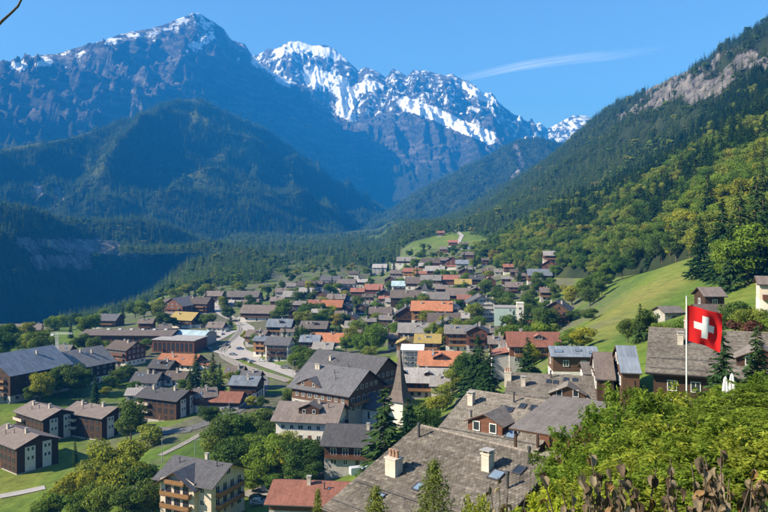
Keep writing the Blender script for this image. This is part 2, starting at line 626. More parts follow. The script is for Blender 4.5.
PEAK = Slope([(-1200, 30, 1900), (-600, 45, 3000), (-200, 50, 4200), (0, 61, 4900), (15, 64, 4960), (35, 56, 5050), (60, 55, 5150), (85, 47, 5280), (100, 42, 5400), (120, 34, 5520), (150, 29, 5720), (170, 22, 5850), (182, 17, 5920), (194, 12, 6000),
              (203, 16, 6080), (215, 24, 6150), (224, 30, 6200), (232, 41, 6300), (245, 45, 6400), (254, 58, 6500), (262, 66, 6600), (280, 78, 6750), (305, 88, 6900), (330, 112, 7050), (360, 150, 7200), (395, 190, 7400), (420, 215, 7600)],
             [(-1200, 250, 1500), (-600, 240, 2000), (-200, 225, 2700), (0, 215, 3300), (100, 212, 3900), (200, 215, 4500), (260, 220, 4900), (320, 228, 5200), (360, 232, 5500), (420, 236, 5900)],
             1.1, 1.15, rel_peak, 0.8)


# glacier massif behind
def rel_massif(X, Y, t, px):
    w = np.clip(t * 3, 0, 1) * np.clip((1.02 - t) * 7, 0.10, 1)
    a = (fbm(X / 420, Y / 800, 61, 7, 0.58, True) - 0.5) * 400
    b = (fbm(X / 130, Y / 220, 66, 5, 0.6, True) - 0.5) * 170
    return (a + b) * w


MASSIF = Slope([(150, 120, 9000), (225, 72, 8600), (250, 58, 8400), (258, 55, 8300), (268, 50, 8200), (280, 48, 8150), (290, 43, 8100), (300, 41, 8100), (312, 45, 8100), (325, 45, 8100), (335, 50, 8100), (347, 60, 8050), (358, 70, 8050), (366, 66, 8000), (378, 72, 8000), (386, 76, 8000), (393, 68, 8000), (401, 73, 8000), (407, 77, 8000), (413, 72, 7950), (425, 71, 7950), (437, 75, 7950), (444, 77, 7900), (452, 74, 7900), (462, 79, 7900), (475, 86, 7850), (484, 95, 7850), (490, 98, 7850), (494, 96, 7850), (498, 103, 7800),
                (515, 117, 7800), (530, 127, 7800), (550, 142, 7800), (600, 175, 7800), (680, 200, 7800)],
               [(150, 232, 6900), (250, 232, 6600), (320, 228, 6300), (400, 220, 5600), (480, 215, 5400), (560, 215, 5600), (680, 225, 5800)],
               1.0, 1.0, rel_massif, 0.8)


def rel_far(X, Y, t, px):
    w = np.clip(t * 3, 0, 1) * np.clip((1.02 - t) * 7, 0.12, 1)
    return (fbm(X / 380, Y / 700, 71, 6, 0.55, True) - 0.5) * 330 * w


FAR = Slope([(470, 170, 10500), (510, 138, 10200), (522, 131, 10000), (532, 126, 10000), (541, 123, 9900), (547, 129, 9900), (556, 124, 9800), (566, 118, 9800), (575, 115, 9800), (586, 116, 9800), (594, 119, 9800), (604, 128, 9800), (625, 145, 9800), (700, 180, 9800)],
            [(470, 215, 8600), (700, 215, 8600)], 1.0, 1.0, rel_far, 0.8)


# wooded spur between the massif and the right mountainside
def rel_spur(X, Y, t, px):
    w = np.clip(t * 3, 0, 1) * np.clip((1.03 - t) * 5, 0.08, 1)
    return ((fbm(X / 260, Y / 420, 81, 5, 0.5, True) - 0.5) * 150) * w


SPUR = Slope([(340, 243, 3900), (385, 216, 4000), (405, 203, 4050), (425, 189, 4100), (440, 180, 4150), (455, 173, 4200), (470, 166, 4200), (490, 156, 4250), (505, 147, 4300), (520, 141, 4350), (540, 139, 4400), (560, 143, 4450), (600, 158, 4550), (700, 180, 4700)],
             [(340, 247, 3000), (400, 240, 2900), (450, 238, 3000), (520, 235, 3200), (700, 230, 3400)], 1.1, 0.9, rel_spur, 0.5)


# low wooded knoll at the far edge of the village
def rel_knoll(X, Y, t, px):
    return (fbm(X / 70, Y / 90, 91, 4) - 0.5) * 16 * np.clip(t * 3, 0, 1)


KNOLL = Slope([(60, 322, 1090), (120, 312, 1150), (150, 300, 1170), (165, 285, 1200), (185, 268, 1230), (205, 258, 1270), (230, 253, 1300), (260, 254, 1330), (300, 259, 1350), (330, 262, 1380), (360, 264, 1400), (400, 262, 1430)],
              [(60, 330, 900), (120, 318, 900), (150, 308, 900), (200, 292, 930), (260, 284, 960), (330, 276, 1000), (400, 268, 1150)], 1.0, 1.0, rel_knoll, 0.35)


def terrain(x, y):
    g = ground(x, y)
    h, _ = RIGHT.height(x, y)
    return np.maximum(g, h)


def drop(px, py, h=0.0, y0=12.0, y1=2500.0):
    """first place along the sight line where the ground plus h is met; gives x, y, ground z"""
    Y = np.geomspace(y0, y1, 900)
    x = (px - CX) / F * Y
    z = (HY - py) / F * Y
    g = terrain(x, Y)
    d = z - (g + h)
    k = int(np.argmax(d <= 0)) if (d <= 0).any() else len(Y) - 1
    k = max(k, 1)
    a = d[k - 1] / (d[k - 1] - d[k]) if d[k - 1] != d[k] else 1
    a = min(max(a, 0), 1)
    Yk = Y[k - 1] + (Y[k] - Y[k - 1]) * a
    xk = (px - CX) / F * Yk
    return xk, Yk, float(terrain(np.array([xk]), np.array([Yk]))[0])


def gz(x, y):
    return float(terrain(np.array([float(x)]), np.array([float(y)]))[0])


# ground material: meadow, dry grass and village garden soil
t = NT('grass_ground')
v = t.coord(which='Object')
f1 = t.noise(v, 0.02, 6, 0.65)
f2 = t.noise(v, 0.35, 6, 0.75)
f3 = t.noise(v, 3.0, 4, 0.7)
c1 = t.ramp(f1, [(0.35, (0.055, 0.105, 0.018)), (0.52, (0.098, 0.155, 0.023)), (0.68, (0.150, 0.175, 0.032))])
c2 = t.ramp(f2, [(0.3, (0.65, 0.68, 0.6)), (0.7, (1.3, 1.25, 1.2))])
c = t.mix(1.0, c1, c2, 'MULTIPLY')
c = t.mix(0.6, c, t.ramp(f3, [(0.3, (0.6, 0.62, 0.55)), (0.7, (1.35, 1.3, 1.2))]), 'MULTIPLY')
f4 = t.noise(t.coord((0.9, 0.12, 0.9), rot=(0, 0, 0.5)), 0.5, 6, 0.75)
f5 = t.noise(v, 0.12, 7, 0.75)
c = t.mix(t.math('MULTIPLY', t.attr('dry'), t.ramp(f5, [(0.3, (0.35, 0.35, 0.35)), (0.65, (1, 1, 1))])), c, (0.22, 0.185, 0.055))
c = t.mix(0.75, c, t.ramp(f4, [(0.3, (0.55, 0.6, 0.5)), (0.5, (1, 1, 1)), (0.7, (1.4, 1.32, 1.25))]), 'MULTIPLY')
c = t.mix(t.ramp(t.noise(v, 0.22, 8, 0.8), [(0.60, (0, 0, 0)), (0.70, (0.7, 0.7, 0.7))]), c, (0.045, 0.07, 0.018))
c = t.mix(t.attr('soil'), c, t.ramp(f2, [(0.3, (0.05, 0.055, 0.03)), (0.7, (0.16, 0.14, 0.11))]))
c = t.mix(t.attr('wood'), c, t.ramp(f1, [(0.3, (0.014, 0.024, 0.010)), (0.7, (0.04, 0.05, 0.018))]))
t.bump(f3, 0.5, 0.15)
t.base(c, 0.95, 0.15)

t = NT('forest_floor')
v = t.coord()
f1 = t.noise(v, 0.02, 6, 0.7)
c = t.ramp(f1, [(0.35, (0.014, 0.022, 0.010)), (0.55, (0.026, 0.036, 0.014)), (0.72, (0.055, 0.062, 0.02))])
f2 = t.noise(v, 0.045, 8, 0.75)
f3 = t.noise(t.coord((1, 1, 0.3)), 0.055, 8, 0.82)
rock = t.ramp(f3, [(0.34, (0.06, 0.058, 0.057)), (0.5, (0.22, 0.205, 0.198)), (0.66, (0.50, 0.46, 0.43))])
rm = t.ramp(t.math('ADD', t.attr('rock'), t.math('MULTIPLY', t.math('SUBTRACT', f2, 0.5), 1.6)), [(0.45, (0, 0, 0)), (0.55, (1, 1, 1))])
c = t.mix(rm, c, rock)
c = t.mix(t.attr('meadow'), c, (0.13, 0.15, 0.035))
t.bump(t.math('MULTIPLY', f3, rm), 1.0, 12.0)
t.base(c, 0.95, 0.1)

t = NT('mountain_rock')
v = t.coord()
f1 = t.noise(v, 0.0022, 8, 0.7)
f2 = t.noise(t.coord((1, 1, 2.6)), 0.006, 9, 0.78)
f3 = t.noise(v, 0.02, 8, 0.8)
c = t.ramp(f2, [(0.3, (0.040, 0.042, 0.045)), (0.5, (0.125, 0.122, 0.122)), (0.68, (0.36, 0.33, 0.315))])
c = t.mix(1.0, c, t.ramp(f1, [(0.3, (0.7, 0.7, 0.7)), (0.7, (1.25, 1.2, 1.15))]), 'MULTIPLY')
wv = t.n('TexWave', wave_type='BANDS', bands_direction='Z')
wv.inputs['Scale'].default_value = 0.0045
wv.inputs['Distortion'].default_value = 16.0
wv.inputs['Detail'].default_value = 6
wv.inputs['Detail Scale'].default_value = 0.6
wv.inputs['Detail Roughness'].default_value = 0.7
t.l(t.coord(rot=(0.22, -0.12, 0)), wv.inputs['Vector'])
c = t.mix(0.6, c, t.ramp(wv.outputs['Fac'], [(0.15, (0.55, 0.55, 0.58)), (0.5, (1, 1, 1)), (0.85, (1.7, 1.6, 1.5))]), 'MULTIPLY')
gm = t.ramp(t.math('ADD', t.attr('green'), t.math('MULTIPLY', t.math('SUBTRACT', f3, 0.5), 0.9)), [(0.42, (0, 0, 0)), (0.58, (1, 1, 1))])
c = t.mix(gm, c, t.ramp(f3, [(0.35, (0.035, 0.048, 0.018)), (0.65, (0.10, 0.105, 0.04))]))
sm = t.ramp(t.math('ADD', t.attr('snow'), t.math('MULTIPLY', t.math('SUBTRACT', t.noise(v, 0.013, 9, 0.72), 0.5), 1.7)), [(0.46, (0, 0, 0)), (0.54, (1, 1, 1))])
c = t.mix(sm, c, (0.82, 0.84, 0.88))
hh = t.math('MULTIPLY', t.math('ADD', f2, t.math('MULTIPLY', f3, 0.5)), t.math('SUBTRACT', 1.15, sm))
t.bump(hh, 1.0, 110.0)
t.base(c, 0.9, 0.15)


def soft(a, lo, hi):
    return np.clip((a - lo) / (hi - lo), 0, 1)


def seg_mask(px, py, pts, rad):
    """nearness of picture-row/column pairs to a polyline, used to survey the snow fields once"""
    best = np.full(px.shape, 1e9)
    for (x0, y0), (x1, y1) in zip(pts[:-1], pts[1:]):
        dx, dy = x1 - x0, y1 - y0
        tt = np.clip(((px - x0) * dx + (py - y0) * dy) / (dx * dx + dy * dy + 1e-9), 0, 1)
        best = np.minimum(best, np.hypot(px - x0 - tt * dx, py - y0 - tt * dy))
    return np.clip(1.3 - best / rad, 0, 1)


def at_peak(X, Y, Z, T, px):
    py = HY - F * Z / Y
    s_ = 0.30 * soft(T, 0.80, 0.97) + 0.12
    s_ = np.maximum(s_, seg_mask(px, py, [(180, 20), (194, 14), (212, 34), (190, 48)], 12) * 0.55)
    s_ = np.maximum(s_, seg_mask(px, py, [(108, 42), (150, 34), (170, 28)], 5) * 0.58)
    s_ = np.maximum(s_, seg_mask(px, py, [(12, 66), (25, 66)], 5) * 0.95)
    s_ = np.maximum(s_, seg_mask(px, py, [(38, 63), (50, 62)], 5) * 0.85)
    s_ = np.maximum(s_, seg_mask(px, py, [(256, 60), (272, 68), (285, 82), (300, 78)], 8) * 0.72)
    return {'snow': s_, 'green': 0.85 * soft(T, 0.62, 0.25) + 0.12 * fbm(X / 500, Y / 500, 2, 3)}


def at_massif(X, Y, Z, T, px):
    py = HY - F * Z / Y
    s_ = 0.55 * soft(T, 0.45, 0.7) - 0.1
    s_ = np.maximum(s_, seg_mask(px, py, [(312, 78), (335, 82), (350, 96), (345, 104)], 12) * 1.0)
    s_ = np.maximum(s_, seg_mask(px, py, [(360, 88), (372, 86)], 8) * 0.9)
    s_ = np.maximum(s_, seg_mask(px, py, [(405, 103), (435, 114), (462, 126), (490, 138)], 8) * 1.1)
    s_ = np.maximum(s_, seg_mask(px, py, [(280, 52), (300, 46), (335, 55)], 9) * 0.75)
    s_ = np.maximum(s_, seg_mask(px, py, [(465, 85), (480, 95), (492, 100)], 6) * 0.9)
    s_ = np.maximum(s_, seg_mask(px, py, [(340, 112), (352, 118)], 7) * 0.75)
    return {'snow': s_, 'green': 0.8 * soft(T, 0.55, 0.2)}


def at_far(X, Y, Z, T, px):
    return {'snow': 0.22 + 0.3 * soft(T, 0.3, 0.7), 'green': np.zeros_like(X)}


def at_right(X, Y, Z, T, px):
    py = HY - F * Z / Y
    rk = seg_mask(px, py, [(655, 95), (690, 75), (735, 62), (790, 45)], 17)
    rk = np.maximum(rk, seg_mask(px, py, [(690, 92), (735, 72), (790, 60)], 16))
    rk = np.maximum(rk, seg_mask(px, py, [(620, 118), (660, 98)], 7) * 0.75)
    rk = rk * soft(fbm(X / 50, Y / 90, 123, 4), 0.26, 0.46) * 1.1
    me = np.maximum(seg_mask(px, py, [(455, 232), (468, 236), (462, 243)], 6), seg_mask(px, py, [(425, 227), (440, 229)], 4))
    return {'rock': rk, 'meadow': me * 0.9}


def at_cliff(X, Y, Z, T, px):
    py = HY - F * Z / Y
    rk = seg_mask(px, py, [(5, 243), (50, 247), (95, 246), (130, 250), (150, 256)], 9)
    rk = np.maximum(rk, seg_mask(px, py, [(28, 262), (85, 262)], 10) * 0.95)
    rk = rk * soft(fbm(X / 60, Y / 60, 130, 4), 0.28, 0.45) * 1.1
    return {'rock': rk, 'meadow': np.zeros_like(X)}


def at_fhill(X, Y, Z, T, px):
    py = HY - F * Z / Y
    rk = np.maximum(seg_mask(px, py, [(36, 185), (40, 194)], 5), seg_mask(px, py, [(58, 190), (61, 198)], 5))
    me = np.maximum(seg_mask(px, py, [(0, 152), (40, 142), (75, 137), (88, 132)], 3.5), seg_mask(px, py, [(222, 108), (240, 118), (252, 126)], 4) * 0.8)
    me = np.maximum(me, 0.8 * soft(fbm(X / 180, Y / 180, 12, 4), 0.62, 0.7) * soft(py, 195, 150))
    return {'rock': rk * 0.9, 'meadow': me * 0.6}


def at_spur(X, Y, Z, T, px):
    py = HY - F * Z / Y
    rk = np.maximum(seg_mask(px, py, [(515, 146), (522, 165), (512, 180)], 5) * 0.62, 0)
    return {'rock': rk, 'meadow': np.zeros_like(X)}


def at_knoll(X, Y, Z, T, px):
    return {'rock': np.zeros_like(X), 'meadow': 0.25 * soft(fbm(X / 60, Y / 60, 44, 3), 0.6, 0.7)}


# the ground sheet
gu = np.concatenate([np.linspace(-6.3, -3.9, 26)[:-1], np.linspace(-3.9, 3.9, 300), np.linspace(3.9, 6.3, 26)[1:]])
gv = np.concatenate([np.linspace(-5.0, -0.5, 20)[:-1], np.linspace(-0.5, 4.6, 320), np.linspace(4.6, 6.35, 60)[1:]])
GX, GY = np.meshgrid(np.sinh(gu) * 30, np.sinh(gv) * 30)
GZ = ground(GX, GY)
n_ = len(gu)
i_ = np.arange(len(gv) - 1)[:, None] * n_ + np.arange(n_ - 1)
GP = CX + F * GX / np.maximum(GY, 1)
GQ = HY - F * GZ / np.maximum(GY, 1)
vis = GY > 40
dry = vis * np.maximum(seg_mask(GP, GQ, [(600, 330), (640, 300), (690, 268)], 14) * 0.75, 0) * soft(fbm(GX / 25, GY / 60, 14, 4), 0.25, 0.5)
vil = vis * np.clip((GY - 180) / 60, 0, 1) * soft(GP, 640, 560) * soft(GQ, 238, 262) * soft(GP, 60, 130) * soft(fbm(GX / 14, GY / 14, 77, 3), 0.36, 0.5)
wood_ = np.clip((GY - 900) / 80, 0, 1) * soft(fbm(GX / 130, GY / 260, 19, 3), 0.33, 0.40) * (1 - ((GP > 270) & (GY < 1120)) * 1.0) * (1 - ((GP > 400) & (GY < 1250)) * 1.0)
ground_ob = link(bpy.data.objects.new('ground', mesh_np('ground', np.stack([GX, GY, GZ], -1).reshape(-1, 3),
                 np.stack([i_, i_ + 1, i_ + n_ + 1, i_ + n_], -1).reshape(-1, 4), [MAT['grass_ground']], True,
                 attrs={'dry': dry, 'soil': vil * 0.85, 'wood': wood_ * 0.9})))
ground_ob['kind'] = 'structure'

RIGHT.mesh('forested_mountainside', 378, 1500, 420, 240, MAT['forest_floor'], at_right)
CLIFF.mesh('cliff_hill', -900, 360, 420, 170, MAT['forest_floor'], at_cliff)
FHILL.mesh('forested_hill', -900, 430, 360, 220, MAT['forest_floor'], at_fhill)
PEAK.mesh('rocky_mountain', -1200, 420, 620, 330, MAT['mountain_rock'], at_peak)
MASSIF.mesh('glacier_mountain', 150, 680, 620, 300, MAT['mountain_rock'], at_massif)
FAR.mesh('distant_mountain', 470, 700, 200, 120, MAT['mountain_rock'], at_far)
SPUR.mesh('wooded_spur', 340, 700, 300, 160, MAT['forest_floor'], at_spur)
KNOLL.mesh('wooded_knoll', 60, 400, 240, 90, MAT['forest_floor'], at_knoll)

# ------------------------------------------------------------------ valley haze
t = NT('haze_air')
t.t.nodes.remove(t.b)
vp = t.n('VolumePrincipled')
vp.inputs['Color'].default_value = (0.02, 0.31, 1.0, 1)
vp.inputs['Density'].default_value = 1.3e-4
vp.inputs['Absorption Color'].default_value = (0.15, 0.15, 0.15, 1)
vp.inputs['Anisotropy'].default_value = 0.0
t.l(vp.outputs[0], t.out.inputs['Volume'])
_lo, _hi = [], []
for _o in bpy.data.objects:
    if _o.type == 'MESH':
        _v = np.empty(len(_o.data.vertices) * 3, np.float32)
        _o.data.vertices.foreach_get('co', _v)
        _v = _v.reshape(-1, 3)
        _lo.append(_v.min(0))
        _hi.append(_v.max(0))
HZ0, HZ1 = float(np.min(_lo, 0)[2]) - 1.0, float(np.max(_hi, 0)[2]) + 40.0
b = MB()
b.box(-8900, 9100, -3100, 12500, HZ0, HZ1)
hz = b.build('haze', MAT['haze_air'])
hz['kind'] = 'stuff'

# ------------------------------------------------------------------ buildings
RECT = []          # house footprints: x, y, turn, length, width
FOOT = []          # (x, y, radius) of everything trees must keep clear of
LANDMARKS = []     # (phrase, px, py)
TODO = []          # things whose label is written once all are placed: obj, description, category, px, py, group
ROOFWORD = {'roof_brown': 'brown-roofed', 'roof_greybrown': 'mottled grey-brown roofed', 'roof_slate': 'dark slate-roofed', 'roof_lightgrey': 'light grey-roofed', 'roof_orange': 'orange-roofed',
            'roof_red': 'red-roofed', 'roof_bluegrey': 'blue-grey roofed', 'roof_teal': 'pale teal-roofed', 'ochre_boards': 'ochre-roofed'}
WALLWORD = {'wood_dark': 'dark timber', 'wood_brown': 'brown timber', 'wood_red': 'reddish timber', 'wood_honey': 'honey timber', 'plaster_white': 'white', 'plaster_cream': 'cream', 'plaster_grey': 'grey',
            'pale_green_render': 'pale green'}
_wcache = {}


def window_mesh(w, h, style, full):
    key = (w, h, style, full)
    if key in _wcache:
        return _wcache[key]
    f = MB()
    e = 0.075
    mats = [MAT['white_paint'] if style != 'wood' else MAT['wood_brown'], MAT['glass'], MAT['wood_brown']]
    f.box(-w / 2, w / 2, -0.07, 0.02, h - e, h, 0)
    f.box(-w / 2, w / 2, -0.10, 0.02, 0, e, 0)
    f.box(-w / 2, -w / 2 + e, -0.07, 0.02, e, h - e, 0)
    f.box(w / 2 - e, w / 2, -0.07, 0.02, e, h - e, 0)
    if w > 0.9:
        f.box(-e / 2, e / 2, -0.06, 0.02, e, h - e, 0)
    if style == 'shutter':
        for sx in (-1, 1):
            a = sx * (w / 2 + 0.03)
            c = sx * (w / 2 + 0.03 + w * 0.42)
            f.box(min(a, c), max(a, c), -0.06, -0.005, 0, h, 2)
    p = MB()
    p.box(-w / 2 + e * 0.5, w / 2 - e * 0.5, -0.03, 0.02, e * 0.5, h - e * 0.5, 0)
    if full:
        r = (f.mesh('window', mats), p.mesh('pane', [MAT['glass']]))
    else:
        f.box(-w / 2 + e * 0.5, w / 2 - e * 0.5, -0.03, 0.019, e * 0.5, h - e * 0.5, 1)
        r = (f.mesh('window', mats), None)
    _wcache[key] = r
    return r


def put_window(root, loc, rz, w=1.1, h=1.3, style='plain', full=False):
    a, p = window_mesh(w, h, style, full)
    o = link(bpy.data.objects.new('window', a), root)
    o.location, o.rotation_euler = loc, (0, 0, rz)
    if p:
        link(bpy.data.objects.new('pane', p), o)
    return o


def roof_shell(L, W, zr, tanp, ov, ovx, th, mats, name='roof', hip=0):
    b = MB()
    x0, x1 = -L / 2 - ovx, L / 2 + ovx
    e = W / 2 + ov
    ze = zr - e * tanp
    for x in (x0, x1):
        pass
    A = [(x, y, z) for x in (x0, x1) for (y, z) in ((-e, ze), (0, zr), (e, ze), (e, ze - th), (0, zr - th), (-e, ze - th))]
    b.v = A
    b.f = [(0, 6, 7, 1), (1, 7, 8, 2), (2, 8, 9, 3), (3, 9, 10, 4), (4, 10, 11, 5), (5, 11, 6, 0), (0, 1, 4, 5), (1, 2, 3, 4), (6, 11, 10, 7), (7, 10, 9, 8)]
    b.m = [0, 0, 1, 1, 1, 1, 1, 1, 1, 1]
    return b.mesh(name, mats)


_chim = {}


def chimney(root, x, y, z, kind=0, s=1.0):
    """stack that starts below the roof and stands 1.3 m proud, with a cap or clay pots"""
    if kind not in _chim:
        b = MB()
        c = MB()
        if kind == 0:
            b.box(-0.35, 0.35, -0.35, 0.35, -1.0, 1.2)
            b.box(-0.42, 0.42, -0.42, 0.42, 1.2, 1.3)
            for sx in (-0.26, 0.26):
                c.box(sx - 0.05, sx + 0.05, -0.3, 0.3, 1.3, 1.5)
            c.box(-0.45, 0.45, -0.45, 0.45, 1.5, 1.57)
            r = (b.mesh('chimney', [MAT['chimney_render']]), c.mesh('chimney_cap', [MAT['concrete']]))
        elif kind == 1:
            b.box(-0.55, 0.55, -0.45, 0.45, -1.2, 1.25)
            b.box(-0.62, 0.62, -0.52, 0.52, 1.25, 1.36)
            for k in range(3):
                c.tube((-0.36 + 0.36 * k, 0, 1.36), (-0.36 + 0.36 * k, 0, 1.85), 0.15, 0.12, 10)
                c.tube((-0.36 + 0.36 * k, 0, 1.85), (-0.36 + 0.36 * k, 0, 1.95), 0.17, 0.17, 10)
            r = (b.mesh('chimney', [MAT['chimney_render']]), c.mesh('chimney_pot', [MAT['clay_pot']]))
        else:
            b.tube((0, 0, -0.6), (0, 0, 1.1), 0.11, 0.11, 8)
            c.tube((0, 0, 1.1), (0, 0, 1.3), 0.17, 0.14, 8)
            r = (b.mesh('vent_pipe', [MAT['dark_metal']]), c.mesh('vent_cap', [MAT['dark_metal']]))
        _chim[kind] = r
    a, p = _chim[kind]
    o = link(bpy.data.objects.new(a.name.split('.')[0], a), root)
    o.location, o.scale = (x, y, z), (s, s, s)
    link(bpy.data.objects.new(p.name.split('.')[0], p), o)
    return o


_sky = {}


def skylight(root, x, y, zr, tanp, w=0.9, h=1.2, blue=True):
    key = (w, h, blue)
    if key not in _sky:
        b, p = MB(), MB()
        e = 0.08
        b.box(-w / 2, w / 2, -h / 2, -h / 2 + e, -0.05, 0.12)
        b.box(-w / 2, w / 2, h / 2 - e, h / 2, -0.05, 0.12)
        b.box(-w / 2, -w / 2 + e, -h / 2 + e, h / 2 - e, -0.05, 0.12)
        b.box(w / 2 - e, w / 2, -h / 2 + e, h / 2 - e, -0.05, 0.12)
        p.box(-w / 2 + e, w / 2 - e, -h / 2 + e, h / 2 - e, -0.05, 0.09)
        _sky[key] = (b.mesh('skylight', [MAT['dark_metal']]), p.mesh('pane', [MAT['skylight_glass' if blue else 'glass']]))
    a, p = _sky[key]
    o = link(bpy.data.objects.new('skylight', a), root)
    o.location = (x, y, zr - abs(y) * tanp)
    o.rotation_euler = (math.atan(tanp) * (1 if y < 0 else -1), 0, 0)
    link(bpy.data.objects.new('pane', p), o)


def tiles(root, L, W, zr, tanp, ov, ovx, tw=0.31, tl=0.27, name='tile_course', side=-1, seed=3, tone0=0.0):
    """real roof tiles laid in lapped courses on one slope"""
    r = np.random.default_rng(seed)
    e = (W / 2 + ov) * math.hypot(1, tanp)
    x0, x1 = -L / 2 - ovx, L / 2 + ovx
    ct, st = 1 / math.hypot(1, tanp), tanp / math.hypot(1, tanp)
    V, Q, T = [], [], []
    rows = int(e / tl) + 1
    for k in range(rows):
        d0, d1 = k * tl - 0.02, (k + 1) * tl + 0.05
        if d1 > e + 0.1:
            break
        off = tw * 0.5 * (k % 2)
        xs = np.arange(x0 - off, x1 - 0.02, tw)
        tone = r.normal(0, 0.06)
        for x in xs:
            a, c = max(x + 0.016, x0), min(x + tw - 0.016, x1)
            if c - a < 0.05:
                continue
            lift = 0.075 + r.normal(0, 0.014)
            sk = r.normal(0, 0.012)
            i = len(V)
            for (xx, d, hh) in ((a, d0, 0.02), (c, d0, 0.02), (c, d1 + sk, lift), (a, d1 - sk, lift), (c, d1 + sk, 0.0), (a, d1 - sk, 0.0)):
                V.append((xx, side * (d * ct + hh * st * 1.0), zr - d * st + hh * ct))
            if side < 0:
                Q += [(i, i + 3, i + 2, i + 1), (i + 3, i + 5, i + 4, i + 2)]
            else:
                Q += [(i, i + 1, i + 2, i + 3), (i + 3, i + 2, i + 4, i + 5)]
            tn = float(np.clip(0.5 + tone0 + tone + r.normal(0, 0.13) + (0.22 if r.random() < 0.05 else 0), 0, 1))
            T += [tn] * 6
    o = link(bpy.data.objects.new(name, mesh_np(name, V, Q, [MAT['tile_weathered']], attrs={'tint': T})), root)
    o['kind'] = 'stuff'
    return o


